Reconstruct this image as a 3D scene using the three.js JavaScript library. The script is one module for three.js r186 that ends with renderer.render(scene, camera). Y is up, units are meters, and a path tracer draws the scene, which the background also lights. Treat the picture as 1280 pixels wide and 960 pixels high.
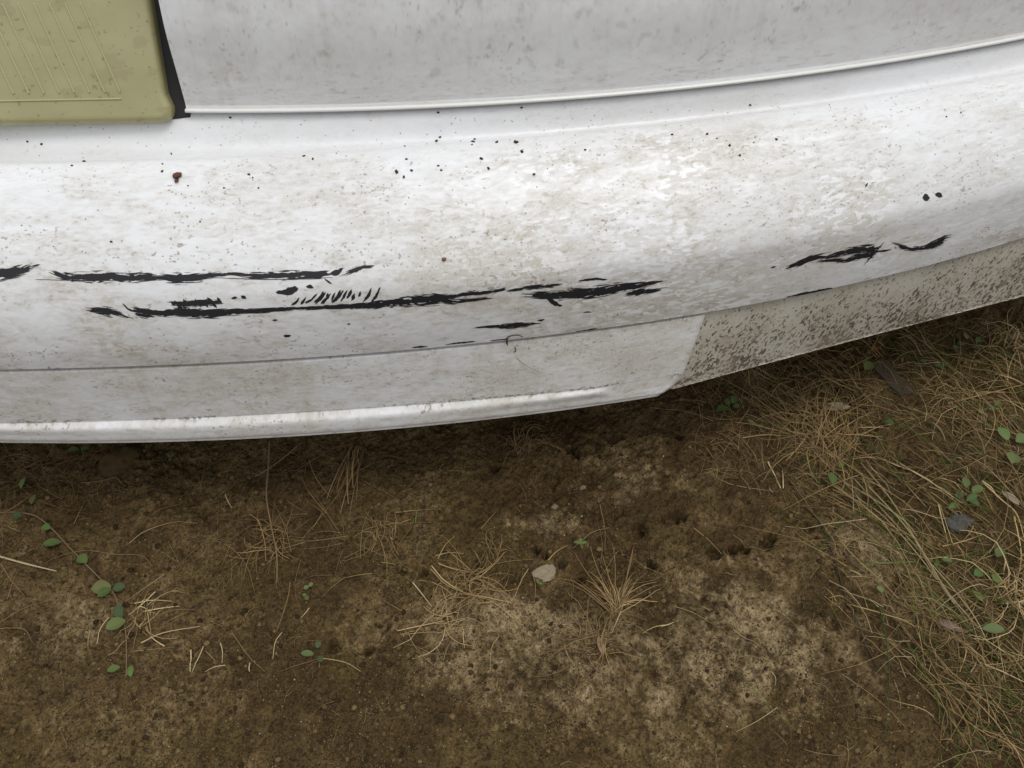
import * as THREE from 'three';
import { mergeVertices } from 'three/addons/utils/BufferGeometryUtils.js';

// ------------------------------------------------------------------ camera, sky, sun, exposure
const S = 0.85;                                   // metres per layout unit
const CAM_H = 1.2 * S, PITCH = 52 * Math.PI / 180, FPX = 1050;
const scene = new THREE.Scene();
const camera = new THREE.PerspectiveCamera(2 * Math.atan(480 / FPX) * 180 / Math.PI, 4 / 3, 0.02, 300);
camera.position.set(0, CAM_H, 0);
camera.lookAt(0, CAM_H - Math.sin(PITCH), -Math.cos(PITCH));
const renderer = new THREE.WebGLRenderer({ antialias: true });
renderer.toneMapping = THREE.LinearToneMapping;
renderer.toneMappingExposure = 1.1;
renderer.shadowMap.enabled = true;

function rng(seed) { let a = seed >>> 0; return () => { a = (a + 0x6D2B79F5) >>> 0; let t = a; t = Math.imul(t ^ (t >>> 15), t | 1); t ^= t + Math.imul(t ^ (t >>> 7), t | 61); return ((t ^ (t >>> 14)) >>> 0) / 4294967296; }; }
function hash2(i, j, s) { let h = Math.imul(i, 374761393) ^ Math.imul(j, 668265263) ^ Math.imul(s, 974634777); h = Math.imul(h ^ (h >>> 13), 1274126177); h ^= h >>> 16; h = Math.imul(h, 2246822519); return ((h ^ (h >>> 15)) >>> 0) / 4294967296; }
function vn(x, y, s) {
  const i = Math.floor(x), j = Math.floor(y); let fx = x - i, fy = y - j;
  fx = fx * fx * fx * (fx * (fx * 6 - 15) + 10); fy = fy * fy * fy * (fy * (fy * 6 - 15) + 10);
  const a = hash2(i, j, s), b = hash2(i + 1, j, s), c = hash2(i, j + 1, s), d = hash2(i + 1, j + 1, s);
  return a + (b - a) * fx + (c - a) * fy + (a - b - c + d) * fx * fy;
}
function fbm(x, y, s, o = 4) { let v = 0, a = 0.5, n = 0; for (let k = 0; k < o; k++) { v += a * vn(x, y, s + k); n += a; a *= 0.55; const t = x * 1.83 - y * 0.81; y = x * 0.81 + y * 1.83; x = t; } return v / n; }
const sm = (a, b, x) => { const t = Math.min(1, Math.max(0, (x - a) / (b - a))); return t * t * (3 - 2 * t); };
const lerp = (a, b, t) => a + (b - a) * t;
const mix3 = (a, b, t) => [lerp(a[0], b[0], t), lerp(a[1], b[1], t), lerp(a[2], b[2], t)];

{ // overcast sky: grey cloud sheet, brighter overhead
  const W = 256, H = 128, d = new Float32Array(W * H * 4);
  for (let j = 0; j < H; j++) for (let i = 0; i < W; i++) {
    const el = ((j + 0.5) / H - 0.5) * Math.PI, az = (i / W) * Math.PI * 2, se = Math.sin(el);
    let c;
    if (se > 0) {
      const L = 1.0 * (0.22 + 1.02 * se);
      const q = 1 / (se + 0.25), n = fbm(Math.cos(az) * q * 1.4 + 7, Math.sin(az) * q * 1.4 + 3, 91, 4);
      const k = L * (0.8 + 0.4 * n); c = [k * 0.975, k * 0.995, k * 1.03];
    } else c = [0.10, 0.09, 0.07];
    const o = (j * W + i) * 4; d[o] = c[0]; d[o + 1] = c[1]; d[o + 2] = c[2]; d[o + 3] = 1;
  }
  const t = new THREE.DataTexture(d, W, H, THREE.RGBAFormat, THREE.FloatType);
  t.mapping = THREE.EquirectangularReflectionMapping; t.magFilter = THREE.LinearFilter; t.minFilter = THREE.LinearFilter; t.needsUpdate = true;
  scene.background = t; scene.environment = t;
}
const sun = new THREE.DirectionalLight(new THREE.Color().setRGB(1, 0.965, 0.91), 0.95);
sun.position.set(1.5, 5.0, -0.1); sun.target.position.set(0, 0.2, -0.8);
sun.castShadow = true; sun.shadow.radius = 40; sun.shadow.mapSize.set(2048, 2048);
Object.assign(sun.shadow.camera, { left: -3, right: 3, top: 3, bottom: -3, near: 0.5, far: 12 });
scene.add(sun, sun.target);

// ------------------------------------------------------------------ helpers
const used = {};
function numbered(n) { const k = used[n] = (used[n] ?? -1) + 1; return k ? n + '_' + String(k).padStart(3, '0') : n; }
function tag(o, label, category, group, kind) { if (label) o.userData.label = label; if (category) o.userData.category = category; if (group) o.userData.group = group; if (kind) o.userData.kind = kind; return o; }
function mesh(name, geo, mat, parent = scene) { const m = new THREE.Mesh(geo, mat); m.name = parent === scene ? numbered(name) : name; m.castShadow = m.receiveShadow = true; parent.add(m); return m; }
const lin = (r, g, b) => new THREE.Color().setRGB(r, g, b);
const FW = [0, -Math.sin(PITCH), -Math.cos(PITCH)], UP = [0, Math.cos(PITCH), -Math.sin(PITCH)];
function ray(px, py) { const a = (px - 640) / FPX, b = -(py - 480) / FPX; return [a, b * UP[1] + FW[1], b * UP[2] + FW[2]]; }
function atH(px, py, h) { const d = ray(px, py), t = (h - CAM_H) / d[1]; return [d[0] * t, h, d[2] * t]; }
function proj(x, y, z) { const dy = y - CAM_H, f = dy * FW[1] + z * FW[2], u = dy * UP[1] + z * UP[2]; return [640 + FPX * x / f, 480 - FPX * u / f]; }
function dataTex(W, H, data, srgb, mirror) {
  const t = new THREE.DataTexture(data, W, H, THREE.RGBAFormat, THREE.UnsignedByteType);
  t.magFilter = THREE.LinearFilter; t.minFilter = THREE.LinearMipmapLinearFilter; t.generateMipmaps = true; if (srgb) t.colorSpace = THREE.SRGBColorSpace;
  t.wrapS = t.wrapT = mirror ? THREE.MirroredRepeatWrapping : THREE.RepeatWrapping; t.needsUpdate = true; return t;
}
const toS = v => { v = Math.min(1, Math.max(0, v)); return 255 * (v < 0.0031308 ? 12.92 * v : 1.055 * Math.pow(v, 1 / 2.4) - 0.055); };
function paintTex(W, H, wm, hm, fn) { // fn(x, y metres) -> [r,g,b linear, bump 0..1, roughness]
  const c = new Uint8Array(W * H * 4), b = new Uint8Array(W * H * 4), r = new Uint8Array(W * H * 4);
  for (let j = 0; j < H; j++) for (let i = 0; i < W; i++) {
    const v = fn((i + 0.5) / W * wm, (j + 0.5) / H * hm), o = (j * W + i) * 4;
    c[o] = toS(v[0]); c[o + 1] = toS(v[1]); c[o + 2] = toS(v[2]); c[o + 3] = 255;
    b[o] = b[o + 1] = b[o + 2] = Math.min(255, Math.max(0, v[3] * 255)); b[o + 3] = 255;
    r[o] = r[o + 1] = r[o + 2] = Math.min(255, Math.max(0, v[4] * 255)); r[o + 3] = 255;
  }
  return { map: dataTex(W, H, c, true, true), bumpMap: dataTex(W, H, b, false, true), roughnessMap: dataTex(W, H, r, false, true) };
}
class MB { // collects tubes, leaves and lumps in one mesh with vertex colours
  constructor() { this.p = []; this.c = []; this.i = []; }
  tube(pts, r0, r1, col, sides = 4, tip) {
    const n = pts.length, b0 = this.p.length / 3;
    for (let k = 0; k < n; k++) {
      const a = pts[Math.max(0, k - 1)], b = pts[Math.min(n - 1, k + 1)];
      let t = [b[0] - a[0], b[1] - a[1], b[2] - a[2]]; const l = Math.hypot(...t) || 1; t = t.map(v => v / l);
      let s = Math.abs(t[1]) > 0.9 ? [1, 0, 0] : [t[2], 0, -t[0]]; const ls = Math.hypot(...s) || 1; s = s.map(v => v / ls);
      const u = [s[1] * t[2] - s[2] * t[1], s[2] * t[0] - s[0] * t[2], s[0] * t[1] - s[1] * t[0]];
      const r = lerp(r0, r1, k / (n - 1)), cc = tip ? mix3(col, tip, k / (n - 1)) : col;
      for (let j = 0; j < sides; j++) {
        const an = j / sides * Math.PI * 2 + 0.6, cs = Math.cos(an) * r, sn = Math.sin(an) * r * 0.75;
        this.p.push(pts[k][0] + s[0] * cs + u[0] * sn, pts[k][1] + s[1] * cs + u[1] * sn, pts[k][2] + s[2] * cs + u[2] * sn);
        this.c.push(...cc);
      }
    }
    for (let k = 0; k < n - 1; k++) for (let j = 0; j < sides; j++) {
      const a = b0 + k * sides + j, b = b0 + k * sides + (j + 1) % sides;
      this.i.push(a, b, a + sides, b, b + sides, a + sides);
    }
    for (const [o, f] of [[b0, 1], [b0 + (n - 1) * sides, 0]]) for (let j = 1; j < sides - 1; j++) f ? this.i.push(o, o + j + 1, o + j) : this.i.push(o, o + j, o + j + 1);
    return this;
  }
  leaf(c, dir, tilt, len, wid, col, roll = 0) { // an elliptical blade folded along its midrib
    const b0 = this.p.length / 3, N = 7, cd = Math.cos(dir), sd = Math.sin(dir);
    for (let k = 0; k <= N; k++) {
      const t = k / N, w = wid * Math.pow(Math.sin(Math.PI * Math.min(1, 0.03 + t * 0.97)), 0.75), l = t * len;
      for (let j = -1; j <= 1; j++) {
        const lx = j * w * 0.5, up = l * Math.sin(tilt) * (1 - 0.55 * t) + Math.abs(j) * w * 0.16 + j * roll * w, fl = l * Math.cos(tilt * (1 - t * 0.5));
        this.p.push(c[0] + cd * fl - sd * lx, c[1] + up, c[2] + sd * fl + cd * lx);
        const k2 = j === 0 ? 1.18 : 1; this.c.push(col[0] * k2, col[1] * k2, col[2] * k2);
      }
    }
    for (let k = 0; k < N; k++) for (let j = 0; j < 2; j++) { const a = b0 + k * 3 + j; this.i.push(a, a + 1, a + 3, a + 1, a + 4, a + 3); }
    return this;
  }
  lump(c, rx, ry, rz, col, R, seg = 1) { // uneven crumb
    const g = seg > 1 ? ICO2 : seg < 1 ? OCT : ICO1, b0 = this.p.length / 3, a = R() * 6.3, ca = Math.cos(a), sa = Math.sin(a), sd = Math.floor(R() * 1e6);
    for (let k = 0; k < g.v.length; k++) {
      const v = g.v[k], q = 0.72 + 0.56 * hash2(k, sd, 5);
      const x = v[0] * rx * q, y = v[1] * ry * q, z = v[2] * rz * q;
      this.p.push(c[0] + ca * x - sa * z, c[1] + y, c[2] + sa * x + ca * z); this.c.push(...col);
    }
    for (const f of g.f) this.i.push(b0 + f); return this;
  }
  geo(flat) {
    let g = new THREE.BufferGeometry();
    g.setAttribute('position', new THREE.Float32BufferAttribute(this.p, 3)); g.setAttribute('color', new THREE.Float32BufferAttribute(this.c, 3)); g.setIndex(this.i);
    if (flat) g = g.toNonIndexed(); g.computeVertexNormals(); return g;
  }
}
function icoData(d) {
  const g = d < 0 ? new THREE.OctahedronGeometry(1, 0) : new THREE.IcosahedronGeometry(1, d), p = g.attributes.position, v = [], f = [], m = {};
  for (let k = 0; k < p.count; k++) { const a = [p.getX(k), p.getY(k), p.getZ(k)], key = a.map(q => Math.round(q * 1e4)).join(); if (!(key in m)) { m[key] = v.length; v.push(a); } f.push(m[key]); }
  return { v, f };
}
const OCT = icoData(-1), ICO1 = icoData(0), ICO2 = icoData(2);
function smooth(pts, n) { const c = new THREE.CatmullRomCurve3(pts.map(p => new THREE.Vector3(...p)), false, 'centripetal'); return c.getPoints(n).map(v => [v.x, v.y, v.z]); }

// ------------------------------------------------------------------ bumper lines: photo lines at known heights give plan curves
function fit(pts, deg) { // least squares polynomial z(x)
  const n = deg + 1, A = [...Array(n)].map(() => Array(n + 1).fill(0));
  for (const [x, , z] of pts) for (let i = 0; i < n; i++) { for (let j = 0; j < n; j++) A[i][j] += x ** (i + j); A[i][n] += z * x ** i; }
  for (let i = 0; i < n; i++) { for (let k = i + 1; k < n; k++) { const f = A[k][i] / A[i][i]; for (let j = i; j <= n; j++) A[k][j] -= f * A[i][j]; } }
  const c = Array(n).fill(0);
  for (let i = n - 1; i >= 0; i--) { c[i] = A[i][n]; for (let j = i + 1; j < n; j++) c[i] -= A[i][j] * c[j]; c[i] /= A[i][i]; }
  const x0 = pts[0][0], x1 = pts[pts.length - 1][0], ev = x => c.reduce((s, k, i) => s + k * x ** i, 0), dv = x => c.reduce((s, k, i) => s + (i ? i * k * x ** (i - 1) : 0), 0);
  return x => x < x0 ? ev(x0) + dv(x0) * (x - x0) - 0.12 * (x - x0) ** 2 : x > x1 ? ev(x1) + dv(x1) * (x - x1) - 0.3 * (x - x1) ** 2 : ev(x);
}
const hA = 0.58 * S, hB = 0.56 * S, hC = 0.47 * S, hD = 0.366 * S, hE = 0.264 * S, hF = 0.235 * S;
const line = (h, px, deg = 3) => fit(px.map(([x, y]) => atH(x, y, h)), deg);
const zC0 = line(hC, [[0, 370], [400, 362], [700, 350], [1000, 314], [1180, 286], [1280, 257]]);
const zD = line(hD, [[0, 462], [200, 458], [400, 446], [600, 428], [760, 410], [900, 388], [1000, 370], [1100, 347], [1200, 320], [1280, 298]]);
const zC = x => { const g = zD(x) - zC0(x), m = 0.011; return zD(x) - 0.5 * (g + m + Math.sqrt((g - m) ** 2 + 0.0001)); };
const zB0 = line(hB, [[0, 205], [200, 202], [400, 195], [600, 180], [800, 157], [1000, 133], [1140, 114], [1280, 93]], 2);
const zB = zB0, hR = hA + 0.008;
const zR = line(hR, [[231, 140], [400, 135], [560, 128], [740, 120], [950, 100], [1130, 74], [1280, 44]], 2);
const zA = x => zR(x) - 0.004;
const zE = line(hE, [[0, 530], [200, 526], [400, 515], [600, 500], [765, 485], [850, 474]], 2);
const zF = line(hF, [[0, 551], [200, 550], [300, 547], [500, 532], [700, 512], [800, 497], [860, 486]], 2);
const zP = line(hF, [[860, 478], [1000, 440], [1100, 412], [1200, 390], [1280, 366]], 2);
const XL = -1.1, XR = 0.78;
// a column c runs along the car: between XL and XR it is x itself, beyond that the section turns round the corner
function place(c, z, h) {
  if (c <= XR && c >= XL) return [c, h, z];
  const rt = c > XR, e = rt ? XR : XL, pz = zA(e) - 0.05, r = Math.max(0.02, z - pz), q = Math.abs(c - e), a = Math.min(1.45, q / 0.2), back = Math.max(0, q - 0.29);
  return [e + (rt ? 1 : -1) * (r * Math.sin(a) - back * 0.08), h, pz + r * Math.cos(a) - back];
}
function cr(p0, p1, p2, p3, t) { const t2 = t * t, t3 = t2 * t; return 0.5 * (2 * p1 + (p2 - p0) * t + (2 * p0 - 5 * p1 + 4 * p2 - p3) * t2 + (3 * p1 - p0 - 3 * p2 + p3) * t3); }
function spline(k, t) { // k: [[z,h]...], t 0..1
  const n = k.length - 1, u = Math.min(n - 1e-6, Math.max(0, t * n)), i = Math.floor(u), f = u - i, a = k[Math.max(0, i - 1)], b = k[i], c = k[i + 1], d = k[Math.min(n, i + 2)];
  return [cr(a[0], b[0], c[0], d[0], f), cr(a[1], b[1], c[1], d[1], f)];
}
function keysUpper(x) {
  const xx = Math.min(XR, Math.max(XL, x)), A = zA(xx), B = zB(xx), C = zC(xx), D = zD(xx);
  return [[A - 0.03, hA + 0.006], [A, hA], [lerp(A, B, 0.42), hB - 0.0065], [lerp(A, B, 0.76), hB - 0.0058], [B, hB], [lerp(B, C, 0.18), lerp(hB, hC, 0.075)], [lerp(B, C, 0.46), lerp(hB, hC, 0.30)], [lerp(B, C, 0.77), lerp(hB, hC, 0.64)], [C - 0.0015, hC], [lerp(C, D, 0.55), lerp(hC, hD, 0.34)], [lerp(C, D, 0.9), lerp(hC, hD, 0.7)], [D, hD]];
}
const upCache = new Map();
function upper(x, t) { const kx = Math.round(x * 4000); let k = upCache.get(kx); if (!k) { k = keysUpper(kx / 4000); upCache.set(kx, k); } const p = spline(k, t); return place(x, p[0], p[1]); }
function upperN(x, t) {
  const e = 0.004, a = upper(x - e, t), b = upper(x + e, t), c = upper(x, Math.max(0, t - e)), d = upper(x, Math.min(1, t + e));
  const u = [b[0] - a[0], b[1] - a[1], b[2] - a[2]], v = [d[0] - c[0], d[1] - c[1], d[2] - c[2]];
  const n = [v[1] * u[2] - v[2] * u[1], v[2] * u[0] - v[0] * u[2], v[0] * u[1] - v[1] * u[0]], l = Math.hypot(...n); return n.map(q => q / l);
}
function inv(px, py) { // where a photo point lies on the upper bumper: (x, t)
  let lo = 0.1, hi = 1, x = 0;
  for (let k = 0; k < 16; k++) {
    const t = (lo + hi) / 2;
    for (let m = 0; m < 3; m++) { const P = upper(x, t), f = (P[1] - CAM_H) * FW[1] + P[2] * FW[2]; x = Math.min(XR - 0.01, Math.max(XL + 0.01, (px - 640) / FPX * f)); }
    const P = upper(x, t); if (proj(...P)[1] < py) lo = t; else hi = t;
  }
  return [x, (lo + hi) / 2];
}
function on(px, py, off) { const [x, t] = inv(px, py), P = upper(x, t), n = upperN(x, t); return [P[0] + n[0] * off, P[1] + n[1] * off, P[2] + n[2] * off]; }
function grid(cols, rows, fn, uvf) {
  const p = [], uv = [], ix = [];
  for (let i = 0; i < cols.length; i++) for (let j = 0; j < rows; j++) { const t = j / (rows - 1); p.push(...fn(cols[i], t, i)); uv.push(...uvf(cols[i], t)); }
  for (let i = 0; i < cols.length - 1; i++) for (let j = 0; j < rows - 1; j++) { const a = i * rows + j, b = a + rows; ix.push(a, a + 1, b, b, a + 1, b + 1); }
  const g = new THREE.BufferGeometry(); g.setAttribute('position', new THREE.Float32BufferAttribute(p, 3)); g.setAttribute('uv', new THREE.Float32BufferAttribute(uv, 2)); g.setIndex(ix); g.computeVertexNormals(); return g;
}
const range = (a, b, s) => { const n = Math.max(1, Math.ceil((b - a) / s)), r = []; for (let k = 0; k <= n; k++) r.push(a + (b - a) * k / n); return r; };
const allCols = (step) => [...range(XL - 0.7, XL, 0.025).slice(0, -1), ...range(XL, XR, step), ...range(XR, XR + 1.0, 0.025).slice(1)];

// ------------------------------------------------------------------ car
const car = new THREE.Group(); car.name = 'car'; scene.add(car);
tag(car, 'old white car with dirty scraped bumper and yellowed headlamp parked on bare soil', 'car');

const TW = 1.28, TH = 0.40;                        // paint texture, metres
// arc length of the middle section for v
const arcT = []; { let l = 0, q = upper(0, 0); for (let k = 0; k <= 200; k++) { const P = upper(0, k / 200); l += Math.hypot(P[1] - q[1], P[2] - q[2]); arcT.push(l); q = P; } }
const arc = t => { const u = Math.min(199.999, t * 200), i = Math.floor(u); return lerp(arcT[i], arcT[i + 1], u - i); };
function paintFn(x, y, dirt, flakeAmt, streak) {
  const wx = x + 0.006 * vn(x * 60, y * 60, 3), wy = y + 0.004 * vn(x * 50, y * 80, 4);
  const broad = fbm(x * 7, y * 9, 11, 4), mid = fbm(wx * 30, wy * 110, 21, 4), fine = fbm(wx * 130, wy * 330, 31, 3), grain = vn(x * 620, y * 800, 41), g2 = vn(x * 300, y * 500, 43);
  // film of road dust, broken by rain runs and splashes
  let film = sm(0.26, 0.82, broad * 0.52 + mid * 0.28 + fine * 0.27);
  const fl1 = sm(0.60, 0.68, fbm(wx * 62, wy * 165, 51, 2)), fl2 = sm(0.62, 0.70, fbm(wx * 115, wy * 290, 61, 2));
  const patch = sm(0.36, 0.62, fbm(x * 11, y * 14, 71, 3));
  const flake = Math.min(1, (fl1 * 0.75 + fl2 * 0.9) * (0.2 + 0.8 * patch)) * flakeAmt;
  const run = sm(0.60, 0.8, fbm(x * 95, y * 7, 81, 3)) * streak;
  film = Math.min(1, film * dirt * (0.75 + 0.5 * grain) + run * 0.25);
  const clean = [0.75, 0.755, 0.765], dust = [0.50, 0.468, 0.405];
  let c = mix3(clean, dust, film);
  c = mix3(c, [0.83, 0.835, 0.845], flake * 0.75);
  const sp = sm(0.66, 0.80, g2 * 0.5 + fine * 0.5) * sm(0.35, 0.62, mid * 0.6 + broad * 0.4) * Math.min(1.2, dirt);
  c = mix3(c, [0.36, 0.315, 0.25], sp * 0.55);
  const sp2 = sm(0.765, 0.82, fbm(x * 260, y * 380, 95, 2)) * sm(0.50, 0.66, fbm(x * 20, y * 30, 97, 2)) * Math.min(1, dirt);
  c = mix3(c, [0.20, 0.16, 0.11], sp2 * 0.7);
  return [...c, 0.5 + 0.25 * flake + 0.25 * (grain - 0.5) + sp * 0.3, 0.36 + 0.3 * film - 0.08 * flake + 0.05 * grain];
}
const vC = arc(8 / 11);
const bumperTex = paintTex(2048, 640, TW, TH, (x, y) => {
  const X = x - TW / 2, belly = sm(0.02, 0.10, vC - y + 0.03 * (vn(x * 30, y * 30, 8) - 0.5));
  const lowZone = sm(0.07, 0.12, y + 0.03 * (fbm(x * 22, y * 30, 6, 3) - 0.5));
  return paintFn(x, y, 0.30 + 0.66 * lowZone * (0.55 + 0.7 * vn(x * 4, y * 6, 2)) + 0.3 * sm(0.46, 0.6, fbm(x * 18, y * 34, 19, 3)) * sm(0.0, 0.03, y - vC + 0.04 * (fbm(x * 14, y * 14, 29, 3) - 0.5)), (0.45 + 0.55 * sm(-0.2, 0.1, X + 0.15 * (vn(x * 9, y * 9, 12) - 0.5))) * (0.25 + 0.75 * lowZone), 0.1);
});
const skirtTex = paintTex(2048, 256, TW, 0.16, (x, y) => {
  const v = paintFn(x + 3.1, y + 1.7, 0.95, 0.3, 0.6);
  const band = sm(0.60, 0.70, fbm(x * 300, y * 420, 17, 2)) * sm(0.0045, 0.001, Math.abs(y - 0.0872 + 0.002 * vn(x * 60, 1, 9))) * sm(0.3, 0.6, vn(x * 25, 2, 5));
  const c = mix3(v.slice(0, 3), [0.10, 0.08, 0.05], band * 0.75);
  return [...c, v[3], v[4] + 0.1];
});
const valanceTex = paintTex(1024, 256, 0.64, 0.16, (x, y) => { // thick dust with mud spatter thrown up by the wheel
  const gr = fbm(x * 420, y * 420, 5, 3), br = fbm(x * 16, y * 18, 7, 4);
  let c = mix3([0.50, 0.465, 0.395], [0.38, 0.345, 0.275], sm(0.35, 0.75, br * 0.7 + gr * 0.35));
  const a = x * 0.87 - y * 0.5, b = x * 0.5 + y * 0.87;
  const st = fbm(a * 210 + 2 * br, b * 330, 15, 2), st2 = fbm(a * 380, b * 560, 25, 2), low = 0.5 * sm(0.03, 0.13, y + 0.05 * (br - 0.5)) + 0.3 * br + 0.12 * vn(x * 9, y * 12, 14);
  const m = Math.max(sm(0.885, 0.94, st + 0.38 * low), sm(0.85, 0.91, st2 + 0.38 * low));
  c = mix3(c, mix3([0.062, 0.043, 0.024], [0.20, 0.155, 0.10], sm(0.4, 0.7, vn(x * 70, y * 90, 44))), m * 0.85);
  return [...c, 0.35 + 0.5 * m + 0.2 * gr, 0.88];
});
const paintMat = (t, bump) => new THREE.MeshPhysicalMaterial({ map: t.map, bumpMap: t.bumpMap, bumpScale: bump, roughnessMap: t.roughnessMap, roughness: 1, clearcoat: 0.35, clearcoatRoughness: 0.28 });
const bumper = mesh('bumper', grid(allCols(0.006), 150, (c, t) => {
  if (t > 0.985) { const k = Math.round((t - 0.985) / 0.015 * 2); const P = upper(c, 1), z0 = keysUpper(c)[11][0]; return k < 1 ? P : place(c, z0 - (k < 2 ? 0.0016 : 0.03), hD - (k < 2 ? 0.0011 : 0.0006)); }
  return upper(c, t / 0.985);
}, (c, t) => [(c + TW / 2) / TW, arc(Math.min(1, t / 0.985)) / TH]), paintMat(bumperTex, 0.0003), car);
bumper.userData.label = 'white bumper cover with black scrapes and dust spots';

// lower skirt with its rolled lip
const xBead = atH(765, 485, hE)[0], xSkT = atH(884, 391, hD)[0], xSkB = atH(850, 484, hF)[0];
function keysSkirt(x) {
  const D = zD(x), F = zF(x), E = lerp(zE(x), lerp(D - 0.002, F, 0.8), sm(xBead - 0.02, xBead + 0.004, x)), bead = 1 - sm(xBead - 0.02, xBead + 0.004, x);
  return [[D - 0.03, hD - 0.0062], [D - 0.006, hD - 0.0060], [D - 0.0016, hD - 0.0070], [D, hD - 0.0105], [lerp(D, E, 0.5) - 0.0004, lerp(hD, hE, 0.5)], [lerp(D - 0.001, E, 0.95), lerp(hD, hE, 0.93)], [E - 0.001 * bead, hE + 0.0005], [lerp(E, F, 0.55) + 0.0015 * bead, lerp(hE, hF, 0.16 + 0.3 * (1 - bead))], [F - 0.0005, lerp(hE, hF, 0.55 + 0.15 * (1 - bead))], [F, hF], [F - 0.008, hF - 0.007], [F - 0.07, hF - 0.008]];
}
const skCols = [...range(XL - 0.5, XL, 0.025).slice(0, -1), ...range(XL, 0, 0.006).slice(0, -1), ...range(0, 1, 0.03)];
mesh('bumper_skirt', grid(skCols.map((c, i) => i), 110, (i, t) => {
  const c = skCols[i];
  if (c < 0) return place(c, ...spline(keysSkirt(Math.max(XL, c)), t));
  const n = keysSkirt(0.2), h = spline(n, t)[1], xe = lerp(xSkB - 0.006, xSkT, Math.min(1, Math.max(0, (h - hF) / (hD - hF)))) - 0.026 * Math.pow(sm(hF + 0.03, hF - 0.012, h), 1.6);
  const x = xe * Math.min(1, c / 0.94), p = spline(keysSkirt(x), t), e = Math.max(0, (c - 0.94) / 0.06);
  return [x + 0.004 * Math.sin(e * 1.57), p[1], p[0] - 0.022 * (1 - Math.cos(e * 1.57)) - 0.0];
}, (i, t) => { const c = skCols[i], x = c < 0 ? c : 0.22 * c; return [(x + TW / 2) / TW, (hD - spline(keysSkirt(0), t)[1] + 0.002) / 0.16]; }), paintMat(skirtTex, 0.0003), car).userData.label = 'lower white bumper skirt with a rolled lip';

// recessed valance beside the wheel, spattered with mud
mesh('bumper_valance', grid([...range(0.16, XR, 0.008), ...range(XR, XR + 0.8, 0.025).slice(1)], 60, (c, t) => {
  const x = Math.min(XR, c), D = zD(x), P = zP(Math.max(0.2, x));
  return place(c, ...spline([[D - 0.05, hD - 0.002], [D - 0.009, hD - 0.0022], [D - 0.0065, hD - 0.006], [lerp(D - 0.006, P, 0.33) + 0.002, lerp(hD, hF, 0.33)], [lerp(D - 0.006, P, 0.66) + 0.002, lerp(hD, hF, 0.66)], [P, hF], [P - 0.004, hF - 0.003], [P - 0.06, hF - 0.004]], t));
}, (c, t) => [(c - 0.16) / 0.64, t * 0.95]), new THREE.MeshStandardMaterial({ map: valanceTex.map, bumpMap: valanceTex.bumpMap, bumpScale: 0.0012, roughnessMap: valanceTex.roughnessMap, roughness: 1 }), car).userData.label = 'dusty lower bumper panel spattered with dried mud';

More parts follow.
